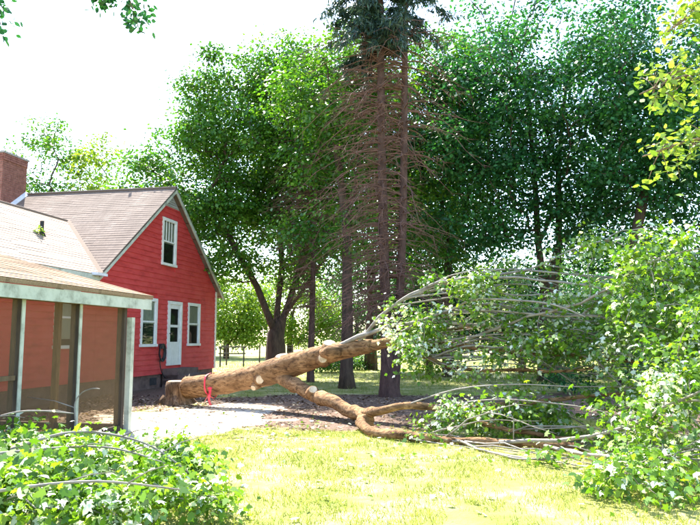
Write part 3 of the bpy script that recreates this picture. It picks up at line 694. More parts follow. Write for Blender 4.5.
# sparse twig net
base = [[tuple(p) for p in limb_nodes[0]]] + [[tuple(p) for p in l] for l in limb_nodes[1:]]
nodes = np.array([tuple(p) for l in limb_nodes for p in l])
mb = MB(); tipdir = []
allp = nodes.copy(); 
dmin = np.min(np.linalg.norm(Tg[:,None,:]-nodes[None],axis=2),axis=1)
for qi in np.argsort(dmin):
    t_ = Tg[qi]; d = np.linalg.norm(allp-t_,axis=1) + np.where(allp[:,0] > t_[0]+0.1, 0.5, 0)
    p0 = allp[int(np.argmin(d))]; ln = np.linalg.norm(t_-p0)
    m1 = p0+(t_-p0)*0.4+rng.normal(0,0.07*ln,3)+np.array([0,0,0.08*ln]); m2 = p0+(t_-p0)*0.75+rng.normal(0,0.06*ln,3)+np.array([0,0,0.06*ln])
    pth = smooth_path([p0,m1,m2,t_],2); r0 = 0.006+0.006*ln
    mb.tube(pth,[r0*(1-0.65*i/(len(pth)-1)) for i in range(len(pth))],5); tipdir.append(t_-p0)
    allp = np.vstack([allp,[m1,m2,t_]])
mb.build('twigs', M['grey_bark'], ft, True)['kind'] = 'stuff'
# long thin near parallel branches fanning out to the right
fan_nodes = []
for k in range(22):
    z0 = 0.55+2.0*(k % 11)/10+rng.normal(0,0.06)
    want = np.array([rng.uniform(0.9,1.9),12.4,z0])-np.array(ft_o)
    a = nodes[int(np.argmin(np.linalg.norm((nodes-want)*np.array([1,0.5,1.6]),axis=1)))]+np.array(ft_o)
    e = np.array([rng.uniform(3.5,5.0),a[1]-rng.uniform(0.8,3.0),0.4*a[2]+0.6*z0*0.95+rng.normal(0,0.12)]); e[2] = max(e[2],0.25)
    arch = rng.uniform(0.08,0.32)
    P = [Vector(a+(e-a)*f+np.array([0,0,arch*math.sin(math.pi*f**0.8)])+(rng.normal(0,0.045,3) if 0 < f else 0)) for f in np.linspace(0,1,6)]
    P = [np.array(p)-np.array(ft_o) for p in smooth_path(P,4)]; kk = len(P)
    rs_ = rng.uniform(0.7,1.4); q = MB(); q.tube(P,[rs_*rng.uniform(0.92,1.08)*(0.019-0.012*f) for f in np.linspace(0,1,kk)],6); q.build('branch', M['grey_bark'], ft, True)
    fan_nodes += P[2:]
fan_nodes = np.array(fan_nodes)
# extra bare whips arching through the crown
mb = MB()
for k in range(110):
    j = rng.integers(len(nodes)); p0 = nodes[j]
    if p0[0] < 4.3: continue
    ln = rng.uniform(0.8,2.4); d = np.array([rng.uniform(0.5,1),rng.uniform(-0.9,0.1),rng.uniform(-0.25,0.5)]); d = d/np.linalg.norm(d)
    pth = [p0+d*ln*f+np.array([0,0,-0.28*ln*f*f])+rng.normal(0,0.02,3) for f in np.linspace(0,1,7)]
    pth = [np.array([p[0],p[1],max(p[2],0.04)]) for p in pth]
    mb.tube(pth,[0.014*(1-0.7*f) for f in np.linspace(0,1,7)],5)
mb.build('bare_whips', M['grey_bark'], ft, True)['kind'] = 'stuff'
C, Nn, Td, sz, v = clump_leaves(rng, Tg, 58, 0.125, 0.075, flat=0.85, droop=0.8, pale=0.2, chaos=0.7)
keep = C[:,2] > 0.02
leaf_cloud('foliage', C[keep], Nn[keep], Td[keep], sz[keep], v[keep], 'maple', LM['maple'], ft, 0.5)

# ribbon tied round the trunk
rb = tag(empty('marking_ribbon', (-3.05,15.18,0.2)), 'pink marking ribbon tied around the fallen trunk near its butt', 'ribbon')
i0 = 6; pc = tp[i0]+ft_o; dd = (tp[i0+1]-tp[i0-1]).normalized(); u_ = dd.orthogonal().normalized(); w_ = dd.cross(u_)
q = MB(); k = 28; n0 = 0
for i in range(k+1):
    a = 2*math.pi*i/k; rr = tr_[i0]*1.10+0.01*math.sin(5*a)
    c = pc+(u_*math.cos(a)+w_*math.sin(a))*rr-Vector(rb.location)
    for e, o_ in ((-0.02,0),(0.02,0),(0.02,0.004),(-0.02,0.004)):
        q.v.append(tuple(c+dd*e+(u_*math.cos(a)+w_*math.sin(a))*o_))
for i in range(k):
    for j in range(4): q.f.append((i*4+j,i*4+(j+1)%4,i*4+4+(j+1)%4,i*4+4+j))
q.build('band', M['ribbon'], rb)
front = pc+Vector((0.02,-0.295,-0.05))-Vector(rb.location)
for (dx, ln, tw) in ((-0.10,0.30,0.5),(0.10,0.26,-0.4),(0.02,0.36,0.1)):
    q = MB(); pr = []
    for i in range(8):
        f = i/7; c = front+Vector((dx*f*f+0.015*math.sin(7*f+dx*9),-0.02-0.04*math.sin(2.5*f),-ln*f)); wv = Vector((math.cos(tw+2*f*tw),math.sin(tw+2*f*tw),0))*0.025
        pr.append((c-wv,c+wv))
    for i in range(7):
        (a,b_),(d,c) = pr[i],pr[i+1]; y_ = Vector((0,0.003,0))
        q.hexa([a,b_,b_+y_,a+y_,d,c,c+y_,d+y_])
    q.build('tail', M['ribbon'], rb)
q = MB(); q.tube([tuple(front+Vector((-0.045,0,0.0))),tuple(front+Vector((0,-0.02,0.01))),tuple(front+Vector((0.045,0,0)))],[0.018,0.035,0.018],8); q.build('knot', M['ribbon'], rb)

# ------------------------------------------------------------------ standing trees
BR_DEC = None
k_ = 26.5/30
def nearer(pts): return [(x*k_, y*k_, 1.5+(z-1.5)*k_ if z > 1.5 else z) for x,y,z in pts]
tree('broad_tree', 'broad dark green shade tree with forked trunk right of the red house', (-3.3*k_,26.5,0),
     [nearer(t_) for t_ in [[(-3.3,30,-0.2),(-3.3,30,0.6),(-3.28,30,1.2),(-3.3,30,1.7)],
      [(-3.3,30,1.7),(-3.65,29.8,2.6),(-4.1,29.6,3.8),(-4.9,29.2,5.2),(-5.9,28.8,7.2)], [(-3.3,30,1.7),(-2.95,30.1,2.5),(-2.6,30.2,3.6),(-2.0,30.3,5.6),(-1.5,30.4,8.5)], [(-3.3,30,1.7),(-3.25,30.3,3.0),(-3.1,30.6,4.8),(-3.4,31,8)],[(-2.95,30.1,2.5),(-2.1,29.6,3.6),(-1.0,29.2,5.2)]]],
     [(-6.2,26.4,7.4,3.0,3.0,3.0),(-7.0,26.6,5.4,2.0,2.2,2.2),(-3.4,26.5,9.6,3.4,3.4,4.0),(-0.6,26.5,9.4,3.0,3.2,4.6),(-3.6,26,5.4,3.2,2.8,1.9),(-4.4,26.5,10.3,2.9,2.8,2.6),(-1.4,26.5,11.5,2.7,2.6,2.1)],
     820, 160, 0.34, 0.145, LM['mid'], M['dark_bark'], 31, shell=0.2, rmax=0.27, base_r=[0.52,0.40,0.37,0.35], zmin=3.5)
tree('slender_tree', 'slender leafy tree just left of the twin stemmed conifer', (-0.1,20.8,0),
     [[(-0.1,20.8,-0.2),(-0.1,20.8,0.5),(-0.08,20.8,2),(-0.1,20.8,5),(-0.5,20.9,8)],[(-0.1,20.8,5),(0.3,20.8,7),(0.5,20.8,9.5)]],
     [(-0.9,21.2,8.9,2.0,2.0,2.1),(-0.4,21,7.4,1.5,1.6,1.8),(-0.5,21.3,4.9,1.5,1.4,1.2),(0.5,21.2,10.4,1.4,1.5,1.8)], 150, 140, 0.33, 0.13, LM['mid'], M['dark_bark'], 41, shell=0.2, rmax=0.17, base_r=[0.32,0.21,0.17,0.14,0.10], zmin=3.8)
tree('backing_tree', 'dark tree closing the view behind the conifer stems', (1.0,33,0),
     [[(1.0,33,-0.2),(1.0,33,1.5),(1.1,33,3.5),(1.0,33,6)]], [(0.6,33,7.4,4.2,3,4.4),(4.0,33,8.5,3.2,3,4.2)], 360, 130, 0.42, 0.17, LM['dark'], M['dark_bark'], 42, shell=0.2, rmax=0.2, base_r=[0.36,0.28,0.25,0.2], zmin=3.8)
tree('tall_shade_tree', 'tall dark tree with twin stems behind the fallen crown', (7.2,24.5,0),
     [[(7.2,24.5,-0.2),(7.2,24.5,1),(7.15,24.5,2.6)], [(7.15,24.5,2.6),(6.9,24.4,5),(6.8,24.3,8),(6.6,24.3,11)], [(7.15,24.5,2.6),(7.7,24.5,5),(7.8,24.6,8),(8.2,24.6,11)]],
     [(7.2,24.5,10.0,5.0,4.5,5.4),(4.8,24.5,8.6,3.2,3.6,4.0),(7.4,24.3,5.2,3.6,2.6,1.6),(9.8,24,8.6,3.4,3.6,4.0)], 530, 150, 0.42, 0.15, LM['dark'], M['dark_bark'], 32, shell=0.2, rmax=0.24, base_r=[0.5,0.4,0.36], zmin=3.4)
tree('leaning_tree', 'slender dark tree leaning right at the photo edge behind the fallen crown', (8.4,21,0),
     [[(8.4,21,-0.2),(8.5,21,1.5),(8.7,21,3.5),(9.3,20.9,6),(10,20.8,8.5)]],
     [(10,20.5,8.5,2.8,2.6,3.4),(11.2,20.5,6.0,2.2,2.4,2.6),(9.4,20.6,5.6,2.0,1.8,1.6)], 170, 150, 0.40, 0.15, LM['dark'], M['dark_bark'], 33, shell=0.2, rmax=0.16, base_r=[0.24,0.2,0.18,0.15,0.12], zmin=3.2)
tree('understory_tree', 'mid green tree filling the gap right of the twin conifers', (3.9,27,0),
     [[(3.9,27,-0.2),(3.85,27,1.5),(3.9,27,3.5),(4.1,27,6)]],
     [(3.9,27,7.4,3.0,2.8,4.2),(3.2,27,11.5,2.6,2.6,3.2)], 210, 150, 0.42, 0.16, LM['mid'], M['dark_bark'], 34, shell=0.2, rmax=0.15, base_r=[0.26,0.2,0.17,0.14], zmin=3.0)
tree('airy_tree', 'tall airy tree rising behind the ridge beside the chimney', (-18.6,40,0),
     [[(-18.6,40,-0.2),(-18.6,40,3),(-18.4,40,7),(-18.1,40,10.5)]], [(-18.4,40,11.8,2.4,2.2,3.1),(-20.0,40,10.2,1.8,2,2.6)], 80, 90, 0.36, 0.19, LM['mid'], M['dark_bark'], 35, shell=0.3, rmax=0.14, base_r=[0.3,0.25,0.2,0.13])
tree('airy_tree', 'slim airy tree behind the middle of the main roof ridge', (-15.2,40,0),
     [[(-15.2,40,-0.2),(-15.2,40,3),(-15.1,40,7),(-15.0,40,10)]], [(-15.1,40,11.2,1.6,2,3.0),(-14.2,40,9.8,1.3,1.6,1.8)], 54, 90, 0.36, 0.19, LM['yellow'], M['dark_bark'], 36, shell=0.3, rmax=0.12, base_r=[0.26,0.22,0.18,0.11])
for i, (x,y,h,w_r,lb) in enumerate([(3.4,29,5.2,2.4,'low dark understory tree just right of the twin conifers'),(7.6,30,5.6,2.8,'low dark understory tree below the twin stemmed tree'),(12.0,28,6.0,3.0,'low dark understory tree at right behind the leaning tree'),(15.5,25,6.5,3.0,'dark understory tree at the right edge far behind the crown')]):
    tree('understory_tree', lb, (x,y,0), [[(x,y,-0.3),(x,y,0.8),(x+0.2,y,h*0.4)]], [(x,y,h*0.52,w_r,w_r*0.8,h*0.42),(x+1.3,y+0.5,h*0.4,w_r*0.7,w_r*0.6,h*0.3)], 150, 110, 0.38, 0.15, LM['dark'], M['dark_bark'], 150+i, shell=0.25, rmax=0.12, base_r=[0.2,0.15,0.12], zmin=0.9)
# sunlit trees far behind, each its own crown
far = [(-9.5,52,7.2,'rounded yellow green tree beyond the fence beside the house corner','yellow'),
       (-5.0,56,8.0,'yellow green far tree behind the trunk of the broad tree','yellow'),
       (0.5,60,8.4,'far light green tree seen low between broad tree and conifers','mid'),
       (6.0,58,8.4,'far green tree seen low just right of the conifers','mid'),
       (12.5,60,8.6,'far green tree behind the twin stemmed tree','yellow'),
       (19.0,56,8.4,'far green tree behind the leaning tree','mid'),
       (26.5,52,7.0,'rightmost far green tree behind the fallen crown','mid'),
       (-14.0,58,7.5,'far green tree just left of the broad crown over the roof','mid'),
       (16.0,38,5.0,'middle distance green tree at right behind the fallen crown','dark')]
for i, (x,y,h,lb,mm) in enumerate(far):
    w_r = 3.7+0.4*(i % 3)
    tree('far_tree', lb, (x,y,0), [[(x,y,-0.3),(x,y,1.2),(x+0.2,y,h*0.45)]], [(x,y,h*0.55,w_r,w_r*0.8,h*0.45),(x+1.5,y,h*0.4,w_r*0.7,w_r*0.6,h*0.33)], 150, 120, 0.5, 0.22, LM[mm], M['dark_bark'], 50+i, shell=0.3, rmax=0.14, base_r=[0.25,0.2,0.16], group='trees in the far distance', zmin=0.6)

# low rounded shrubs on the far grass
def shrub(x,y,r,h,lb,seed,mm='mid'):
    rng = np.random.default_rng(seed); t = tag(empty('shrub',(x,y,0)), lb, 'shrub')
    T = in_ellipsoids(rng,[(x,y,h*0.5,r,r*0.8,h*0.5)],40,0.3); T[:,2] = np.maximum(T[:,2],0.08)
    A, par, nb = grow(rng,[[(x,y,-0.1),(x,y,0.1),(x,y,h*0.3)]],T); mb = MB(); wood(mb,A-np.array((x,y,0)),par,tip=0.005,rmax=0.03); mb.build('stems',M['dark_bark'],t)
    C,Nn,Td,sz,v = clump_leaves(rng,T-np.array((x,y,0)),55,0.16,0.11); leaf_cloud('foliage',C,Nn,Td,sz,v,'diamond',LM[mm],t)
shrub(-1.05,31,1.1,0.9,'low rounded green shrub on far grass left of the conifer trunks',71)
shrub(0.35,33,0.8,0.7,'small low shrub on far grass between the conifer trunks',72)
shrub(6.6,18.5,1.5,1.5,'wide dark shrub in shade below the twin stemmed tree',74,'dark')
shrub(8.6,16.5,1.8,1.8,'dark shrub at the right edge behind the fallen crown',75,'dark')

# ------------------------------------------------------------------ conifers with dead lower branches
def conifer(name, label, base, stems, zdead, zgreen, rdead, rgreen, seed, ndead, ngreen):
    rng = np.random.default_rng(seed); t = tag(empty(name, base), label, 'tree'); b = np.array(base)
    for pts, rr in stems:
        sp = smooth_path([tuple(np.array(p)-b) for p in pts],5); k = len(sp)
        rad = np.interp(np.linspace(0,1,k), np.linspace(0,1,len(rr)), rr)
        q = MB(); q.tube(sp,list(rad),14,True,0.07); q.build('trunk', M['conifer_bark'], t, True)
    q = MB(); tips = []; segs = []
    def stem_at(pts,z):
        P = np.array(pts); return np.array([np.interp(z,P[:,2],P[:,0]),np.interp(z,P[:,2],P[:,1]),z])-b
    for k in range(ndead+ngreen):
        pts = stems[rng.integers(len(stems))][0]; green = k >= ndead
        z = rng.uniform(*(zgreen if green else zdead)); p0 = stem_at(pts,z); a = rng.uniform(0,2*math.pi) if rng.random() < 0.55 else rng.normal(math.pi*1.1,0.7)
        ln = rng.uniform(0.2,1)**1.2*(rgreen if green else rdead)
        if green: ln *= max(0.25, 1-(z-zgreen[0])/(zgreen[1]-zgreen[0])*0.8)
        sag = rng.uniform(0.05,0.75)*ln; d = np.array([math.cos(a),math.sin(a),0])
        P = [p0+d*ln*f+np.array([0,0,0.10*ln*f-sag*f*f])+rng.normal(0,0.025*ln*f,3) for f in np.linspace(0,1,6)]
        r0 = 0.016+0.008*rng.random()
        q.tube(P,[r0*(1-0.8*f) for f in np.linspace(0,1,6)],4)
        for _ in range(8 if not green else 6):
            f = rng.uniform(0.25,1); i = min(4,int(f*5)); c = P[i]+(P[i+1]-P[i])*(f*5-i); e = d*rng.uniform(0.1,0.6)+rng.normal(0,0.5,3)*np.array([1,1,0.5])+np.array([0,0,-0.3]); l2 = rng.uniform(0.15,0.5)*ln*0.6
            e = e/np.linalg.norm(e)*l2; q.tube([c,c+e*0.5+rng.normal(0,0.02,3),c+e+np.array([0,0,-0.1*l2])],[0.006,0.004,0.002],3)
            if green: segs.append((c,c+e)); segs.append((P[i],P[i+1]))
    q.build('dead_branches', M['dead_twig'], t)['kind'] = 'stuff'
    if segs:
        A0 = np.array([s[0] for s in segs]); A1 = np.array([s[1] for s in segs]); per = 30; idx = np.repeat(np.arange(len(segs)),per); n = len(idx)
        f = rng.uniform(0,1.1,n)[:,None]; C = A0[idx]*(1-f)+A1[idx]*f+rng.normal(0,0.05,(n,3))
        T = (A1-A0)[idx]/ (np.linalg.norm((A1-A0)[idx],axis=1,keepdims=True)+1e-6)*0.5+rng.normal(0,0.4,(n,3))-np.array([0,0,0.9])
        leaf_cloud('needles',C,rng.normal(0,1,(n,3)),T,rng.uniform(0.10,0.24,n),np.clip(rng.uniform(0,1,n),0,1),'needle',M['needle'],t)
    return t
conifer('conifer','tall twin stemmed conifer with dead brown lower branches behind the fallen trunk',(1.05,18.1,0),
    [([(1.05,18.1,-0.2),(1.03,18.1,0.4),(0.98,18.1,1.5),(0.90,18.1,5.2),(0.85,18.1,11),(0.85,18.1,15)],[0.36,0.24,0.15,0.125,0.09,0.03]),
     ([(1.15,18.1,-0.1),(1.18,18.1,0.6),(1.30,18.15,1.8),(1.46,18.2,5.2),(1.56,18.2,10),(1.6,18.2,14)],[0.18,0.16,0.125,0.11,0.08,0.03])],
    (1.9,10.2),(9.5,14.6),2.5,2.2,81,560,160)
conifer('conifer','thin dead conifer pole between broad tree and the twin stemmed conifer',(-1.4,24,0),
    [([(-1.4,24,-0.2),(-1.38,24,1),(-1.3,24,5),(-1.2,24,11)],[0.17,0.12,0.09,0.03])],(2.6,10.4),(10,10.8),2.1,0.9,83,300,8)

# ------------------------------------------------------------------ overhanging near tree at the right edge (single leaves)
nr = tag(empty('overhanging_tree', (4.9,5.0,0)), 'bright yellow green leafy branch reaching in at the top right edge', 'tree')
rng = np.random.default_rng(91); bo = np.array((4.9,5.0,0))
q = MB(); tk = [(4.9,5.0,-0.2),(4.9,5.0,1.5),(4.8,5.1,3.0),(4.7,5.2,4.8),(4.6,5.3,6.2)]; q.tube([tuple(np.array(p)-bo) for p in smooth_path(tk,4)],list(np.linspace(0.14,0.05,17)),10,True,0.08)
q.build('trunk', M['bark'], nr, True)
brs = [[(4.78,5.12,3.2),(3.8,5.35,3.6),(3.0,5.5,3.75),(2.5,5.6,3.6)],[(4.8,5.1,2.9),(3.9,5.4,3.1),(3.1,5.5,3.2),(2.5,5.6,3.05)],[(4.7,5.2,4.4),(3.8,5.4,4.5),(3.1,5.5,4.35),(2.75,5.6,4.15)]]
q = MB(); anchors = []
for bp_ in brs:
    sp = smooth_path(bp_,6); q.tube([tuple(p-Vector(bo)) for p in sp],list(np.linspace(0.028,0.006,len(sp))),6)
    for k in range(64):
        p = sp[int(rng.integers(4,len(sp)-2))]; e = np.array([rng.uniform(-0.16,0.2),rng.uniform(-0.3,0.3),rng.uniform(-0.26,0.22)]); tip_ = np.array(p)+e
        q.tube([np.array(p)-bo,np.array(p)+e*0.5-bo+np.array([0,0,0.03]),tip_-bo],[0.005,0.004,0.002],4)
        for f in (0.45,0.7,0.85,1.0): anchors.append(np.array(p)+e*f)
q.build('branches', M['bark'], nr, True)
sh = SHAPES['oval']
lms = []
LMv = []
for k,(c_) in enumerate(((0.16,0.28,0.035),(0.11,0.22,0.025),(0.24,0.33,0.07))):
    LMv.append(leaf_mat('near_leaf_%d' % k, [(0,c_),(1,c_)], 0.30, 0.35, 0.5))
for k in range(6):
    me = bpy.data.meshes.new('leaf'); cu = 0.15+0.1*(k % 3)
    vs = [(x*0.95,y,-cu*((y-0.4)**2)+0.12*abs(x)) for x,y in sh] + [(0,0.35,-0.01),(0,0.68,-0.03-cu*0.07)]
    me.from_pydata(vs,[],[(0,1,6),(1,2,7,6),(2,3,7),(3,4,7),(4,5,6,7),(5,0,6)]); me.materials.append(LMv[k % 3])
    me.polygons.foreach_set('use_smooth',[True]*6); lms.append(me)
rng.shuffle(anchors)
rest = np.array(anchors[300:])-bo; n = len(rest)
leaf_cloud('leaves', np.repeat(rest,4,0)+rng.normal(0,0.05,(4*n,3)), rng.normal(0,0.5,(4*n,3))+np.array([0,0,1]), rng.normal(0,1,(4*n,3)), rng.uniform(0.05,0.09,4*n), rng.uniform(0.2,1,4*n), 'oval', LM['near'], nr)
for k, a in enumerate(anchors[:300]):
    o = bpy.data.objects.new('leaf', lms[k % 6]); COL.objects.link(o); o.parent = nr
    o.location = tuple(a-bo); s_ = rng.uniform(0.055,0.095); o.scale = (s_,s_,s_)
    o.rotation_euler = (rng.normal(-0.5,0.45),rng.normal(0,0.45),rng.uniform(0,6.28))

# overhead twig at the top left
tl = tag(empty('overhead_tree', (-4.3,3.6,0)), 'thin drooping leafy twig tips hanging in at the top left', 'tree')
bo = np.array((-4.3,3.6,0)); rng = np.random.default_rng(95); q = MB()
q.tube([tuple(np.array(p)-bo) for p in smooth_path([(-4.3,3.6,-0.2),(-4.3,3.6,2),(-4.2,3.8,4),(-4.0,4.2,5.8)],5)],list(np.linspace(0.16,0.06,16)),10,True,0.08); q.build('trunk',M['bark'],tl,True)
q = MB(); ends = []
for bp_ in ([(-4.1,4.0,5.2),(-3.3,5.0,5.6),(-2.5,5.8,5.2),(-2.12,6,4.75),(-1.98,6,4.40)],[(-4.1,4.0,5.2),(-3.6,5.2,5.1),(-3.35,5.8,4.8),(-3.27,6,4.42)],[(-3.3,5.0,5.6),(-2.8,5.6,5.3),(-2.38,5.95,4.85),(-2.30,6,4.66)]):
    sp = smooth_path(bp_,6); q.tube([tuple(p-Vector(bo)) for p in sp],list(np.linspace(0.02,0.005,len(sp))),5)
    for p in sp[-9:]:
        for _ in range(5): ends.append(np.array(p)-bo+rng.normal(0,0.05,3))
q.build('branches',M['bark'],tl,True)
E_ = np.array(ends); C,Nn,Td,sz,v = clump_leaves(rng,E_,5,0.05,0.07,droop=1.4); leaf_cloud('leaves',C,rng.normal(0,1,C.shape),Td,sz,v*0.5,'oval',LM['dark'],tl)

# ------------------------------------------------------------------ cut brush in the left foreground
def cut_branch(label, base, tip, nsub, ncl, seed, h=0.35, width=0.7, pale=0.22):
    rng = np.random.default_rng(seed); t = tag(empty('cut_branch', base), label, 'cut branch', 'cut leafy branches heaped in the left foreground'); b = np.array(base); tip = np.array(tip)
    d = tip-b; ln = np.linalg.norm(d); side = np.array([-d[1],d[0],0])/ln
    main = smooth_path([b, b+d*0.3+np.array([0,0,h*0.6])+side*0.08, b+d*0.65+np.array([0,0,h*0.9])-side*0.06, tip+np.array([0,0,h*0.3])],5)
    q = MB(); q.tube([tuple(p-Vector(b)) for p in main],list(np.linspace(0.026,0.007,len(main))),7,True,0.05); q.build('stem', M['grey_bark'], t, True)
    q = MB(); T = []
    for k in range(nsub):
        p = np.array(main[int(rng.integers(3,len(main)))]); s_ = rng.choice([-1,1]); l2 = rng.uniform(0.35,1.0)*width
        e = side*s_*l2*rng.uniform(0.4,1)+d/ln*l2*rng.uniform(0.2,0.8)+np.array([0,0,rng.uniform(-0.3,0.3)*h])
        P = smooth_path([p,p+e*0.5+np.array([0,0,0.06]),p+e],4); P = [Vector((x.x,x.y,max(x.z,0.03))) for x in P]
        q.tube([tuple(x-Vector(b)) for x in P],list(np.linspace(0.010,0.004,len(P))),5)
        for x in P[3:]: T.append(np.array(x))
    for p in main[6:]: T.append(np.array(p))
    q.build('twigs', M['grey_bark'], t, True)['kind'] = 'stuff'
    for _ in range(5):
        p = np.array(main[int(rng.integers(5,len(main)))]); T.append(p+np.array([rng.normal(0,0.15),rng.normal(0,0.15),rng.uniform(0.12,0.24)]))
    T = np.array(T); T = T[rng.choice(len(T),min(len(T),ncl),replace=False)]
    C,Nn,Td,sz,v = clump_leaves(rng,T-b,50,0.115,0.074,flat=0.75,droop=0.5,pale=pale,chaos=0.85); keep = C[:,2] > -b[2]+0.015
    leaf_cloud('leaves',C[keep],Nn[keep],Td[keep],sz[keep],v[keep],'maple',LM['maple'],t,0.5)
cut_branch('leafy cut branch lying nearest the porch screen in the brush heap', (-5.0,7.7,0.12), (-2.7,7.3,0.10), 14, 50, 101, 0.20)
cut_branch('leafy cut branch at the back of the brush heap by the porch corner post', (-4.1,8.4,0.06), (-2.5,7.9,0.05), 9, 34, 102, 0.14)
cut_branch('long grey stemmed leafy branch across the middle of the brush heap', (-4.6,6.6,0.25), (-1.7,6.5,0.10), 15, 60, 103, 0.24)
cut_branch('leafy cut branch with pale stem along the front of the brush heap', (-3.6,5.3,0.25), (-1.35,5.9,0.08), 13, 50, 104, 0.2)
cut_branch('leafy branch tip at the right end of the brush heap on the lawn', (-2.6,7.3,0.08), (-1.45,6.9,0.06), 11, 44, 105, 0.2, 0.45)
cut_branch('leafy cut branch in the bottom left corner of the photo', (-3.9,4.7,0.2), (-2.0,5.2,0.14), 11, 44, 106, 0.22)
for i, (lb, pts) in enumerate([('long bare grey stem arching over the left end of the brush heap',[(-4.6,7.0,0.22),(-4.0,7.0,0.55),(-3.4,7.0,0.76),(-2.85,7.05,0.74)]),
        ('long pale bare stem lying across the middle of the brush heap',[(-3.6,5.8,0.46),(-2.8,5.8,0.56),(-2.1,5.9,0.58),(-1.6,6.1,0.40)]),
        ('long bare stem low across the front of the brush heap',[(-2.9,4.8,0.36),(-2.4,4.8,0.46),(-1.8,4.9,0.50),(-1.25,5.1,0.40)]),
        ('bare forked stem leaning at the right of the brush heap',[(-3.1,6.3,0.50),(-2.5,6.25,0.66),(-1.9,6.3,0.56),(-1.45,6.3,0.28)])]):
    b0 = Vector(pts[0]); t = tag(empty('bare_stem', pts[0]), lb, 'stem', 'bare stems in the brush heap'); sp = smooth_path(pts,6)
    q = MB(); q.tube([tuple(p-b0) for p in sp],list(np.linspace(0.016,0.006,len(sp))),7,True,0.05); q.build('stem', M['grey_bark'], t, True)
    q = MB()
    for k in (6,10,14):
        e = Vector((0.3,(-1)**k*0.1+random.uniform(-0.2,0.2),random.uniform(-0.05,0.15))); q.tube([tuple(sp[k]-b0),tuple(sp[k]+e*0.5+Vector((0,0,0.02))-b0),tuple(sp[k]+e-b0)],[0.007,0.005,0.003],5)
    q.build('side_twigs', M['grey_bark'], t, True)['kind'] = 'stuff'
# thin bent hoop of a twig standing out of the heap
hp = tag(empty('bent_twig', (-3.50,8.8,0.0)), 'thin pale twig bent in a hoop in front of the porch screen', 'twig')
q = MB(); q.tube([tuple(p) for p in smooth_path([(0.02,0,0.0),(-0.02,0,0.42),(-0.05,0.02,0.66),(0.02,0.03,0.80),(0.15,0.03,0.86),(0.26,0.03,0.86)],5)],list(np.linspace(0.012,0.006,26)),6); q.build('stem', M['grey_bark'], hp, True)
q = MB(); q.tube([(-0.05,0.02,0.62),(-0.35,0.1,0.70),(-0.75,0.2,0.74)],[0.008,0.006,0.004],5); q.build('side_twig', M['grey_bark'], hp, True)

# ------------------------------------------------------------------ far fence and the iron frame on the grass
fc = tag(empty('wire_fence', (-9,39,0)), 'thin wire fence with dark posts on the far sunlit grass', 'fence')
for k in range(9):
    q = MB(); x = k*1.9; q.tube([(x,0,-0.2),(x,0,1.15),(x,0,1.2)],[0.045,0.04,0.02],8); q.build('post', M['dark_wood'], fc)
for zz in (0.25,0.5,0.75,1.0,1.12):
    q = MB(); q.tube([(x,0.05,zz-0.015*math.sin(x*1.65)**2) for x in np.linspace(0,15.2,33)],[0.008]*33,4); q.build('wire', M['wire'], fc)
ifr = tag(empty('iron_frame', (-7.0,36.6,0), R(6)), 'dark iron frame with a crossbar on the far grass by the house corner', 'frame')
for x in (0,1.25):
    q = MB(); q.tube([(x,0,-0.1),(x,0,1.08)],[0.045,0.045],8); q.build('leg', M['iron'], ifr)
for zz in (1.08,0.72):
    q = MB(); q.box(-0.1,1.35,-0.04,0.04,zz-0.035,zz+0.035); q.build('crossbar', M['iron'], ifr)
for x in (0.3,0.62,0.94):
    q = MB(); q.tube([(x,0,0.755),(x,0,1.045)],[0.012,0.012],6); q.build('bar', M['iron'], ifr)

# ------------------------------------------------------------------ ground cover: grass, litter, chips, fallen leaves
rng = np.random.default_rng(5)
def scatter(n, x0,x1,y0,y1):
    P = rng.uniform((x0,y0),(x1,y1),(n,2)); return P
def wedge(n, y0, y1, m=0.6):
    y = np.sqrt(rng.uniform(y0*y0,y1*y1,n)); x = rng.uniform(-m,m,n)*y; return np.stack([x,y],1)
P = wedge(210000,4.4,13.5,0.60)
w = np.array([max(soil_w(x,y),pale_w(x,y)*1.15)+0.6*mnoise.noise(Vector((x*3,y*3,2)))+0.35*mnoise.noise(Vector((x*9,y*9,2))) for x,y in P]); P = P[w < 0.55]
dens = np.array([mnoise.noise(Vector((x*1.6,y*1.6,7)))+0.5*mnoise.noise(Vector((x*5,y*5,9))) for x,y in P]); P = P[dens*1.5+rng.uniform(-0.4,0.8,len(P)) > 0]
n = len(P); C = np.stack([P[:,0],P[:,1],np.array([ground_h(x,y) for x,y in P])-0.004],1)
T = rng.normal(0,0.55,(n,3))+np.array([0,0,0.9]); T[:,2] = np.abs(T[:,2])+0.15
GL = leaf_mat('grass_blades', [(0,(0.09,0.14,0.025)),(0.45,(0.19,0.24,0.05)),(0.75,(0.33,0.33,0.11)),(1,(0.5,0.44,0.24))], 0.35, 0.5, 0.4, 1.2)
tone = np.array([mnoise.noise(Vector((x*0.9,y*0.9,4))) for x,y in P])
gsz = rng.uniform(0.03,0.075,n)
SHAPES['needle'] = np.array([(0,0),(0.07,0.3),(0,1.0),(-0.07,0.3)])
SHAPES['blade'] = np.array([(-0.06,0),(0.06,0),(0,1.0)])
tag(leaf_cloud('grass', C, rng.normal(0,1,(n,3))*np.array([1,1,0.3])+np.array([0,0,0.3]), T, gsz, np.clip(0.45+0.4*tone+rng.normal(0,0.2,n),0,1), 'blade', GL), 'short yellow green grass covering the sunlit lawn', 'grass', kind='stuff')
P = wedge(45000,13,45,0.6)
w = np.array([max(soil_w(x,y),pale_w(x,y)) for x,y in P]); P = P[w < 0.4]; n = len(P)
C = np.stack([P[:,0],P[:,1],np.array([ground_h(x,y) for x,y in P])-0.004],1); T = rng.normal(0,0.5,(n,3)); T[:,2] = np.abs(T[:,2])+0.6
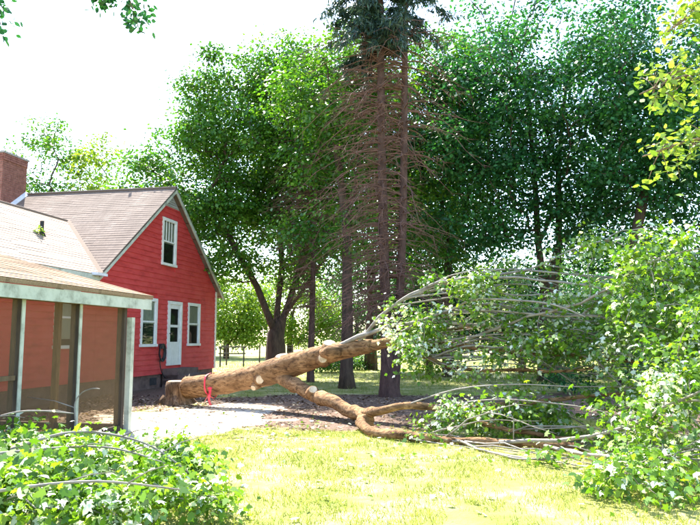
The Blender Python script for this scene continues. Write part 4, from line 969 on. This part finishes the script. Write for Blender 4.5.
tag(leaf_cloud('grass', C, rng.normal(0,1,(n,3)), T, rng.uniform(0.08,0.18,n), rng.uniform(0.1,0.75,n), 'blade', GL), 'longer grass on the far lawn behind the trees', 'grass', kind='stuff')
# dry litter on the bare earth and behind the porch
Pl = np.vstack([scatter(9000,-6.6,3.5,10.6,18.5), scatter(5000,-6.4,-2.6,9,17)])
w = np.array([soil_w(x,y) for x,y in Pl]); pw = np.array([pale_w(x,y) for x,y in Pl]); Pl = Pl[(w > 0.35) & (pw < 0.35)]; n = len(Pl)
C = np.stack([Pl[:,0],Pl[:,1],np.array([ground_h(x,y) for x,y in Pl])+0.008],1)
tag(leaf_cloud('leaf_litter', C, rng.normal(0,0.3,(n,3))+np.array([0,0,1]), rng.normal(0,1,(n,3)), rng.uniform(0.04,0.10,n), rng.uniform(0,0.8,n), 'oval', LM['litter']), 'dry brown leaf litter on the bare earth', 'litter', kind='stuff')
# torn green leaves scattered on lawn and dirt
Pg = np.vstack([wedge(210,5,11,0.45), scatter(140,-1.5,3.5,8.5,12.5), scatter(120,-4,-0.5,10,14)])
n = len(Pg); C = np.stack([Pg[:,0],Pg[:,1],np.array([ground_h(x,y) for x,y in Pg])+0.03],1)
vv = np.where(rng.uniform(0,1,n) < 0.4, 0.95, rng.uniform(0.1,0.8,n))
tag(leaf_cloud('scattered_leaves', C, rng.normal(0,0.35,(n,3))+np.array([0,0,1]), rng.normal(0,1,(n,3)), rng.uniform(0.045,0.085,n), vv, 'maple', LM['maple']), 'torn green leaves scattered over lawn and bare ground', 'leaves', kind='stuff')
# wood chips and sawdust lumps round the stump
q = MB()
for k in range(700):
    a = rng.uniform(0,6.28); r_ = abs(rng.normal(0,1.1)); x = -3.5+r_*math.cos(a)*1.1+0.4; y = 15.0+r_*math.sin(a)-0.4; s_ = rng.uniform(0.008,0.03); z = ground_h(x,y); c_,s2 = math.cos(a*3),math.sin(a*3)
    l_ = s_*rng.uniform(1,2.6)
    q.hexa([(x+c_*dx*l_-s2*dy*s_, y+s2*dx*l_+c_*dy*s_, z+dz*s_*0.5) for dz in (0,1) for dx,dy in ((-1,-1),(1,-1),(1,1),(-1,1))])
q2 = MB()
for k in range(420):
    x = rng.uniform(-5.0,-0.6); y = rng.uniform(10.2,15.8); z = ground_h(x,y)+0.006; a = rng.uniform(0,6.28); l_ = rng.uniform(0.03,0.16)
    q2.tube([(x,y,z),(x+math.cos(a)*l_*0.5,y+math.sin(a)*l_*0.5,z+0.008),(x+math.cos(a+0.3)*l_,y+math.sin(a+0.3)*l_,z)],[0.006,0.007,0.004],4)
tag(q2.build('twig_scraps', M['bark']), 'small brown twig scraps on the pale ground', 'twigs', kind='stuff')
tag(q.build('wood_chips', M['cut_wood']), 'pale wood chips on the ground around the stump', 'wood chips', kind='stuff')
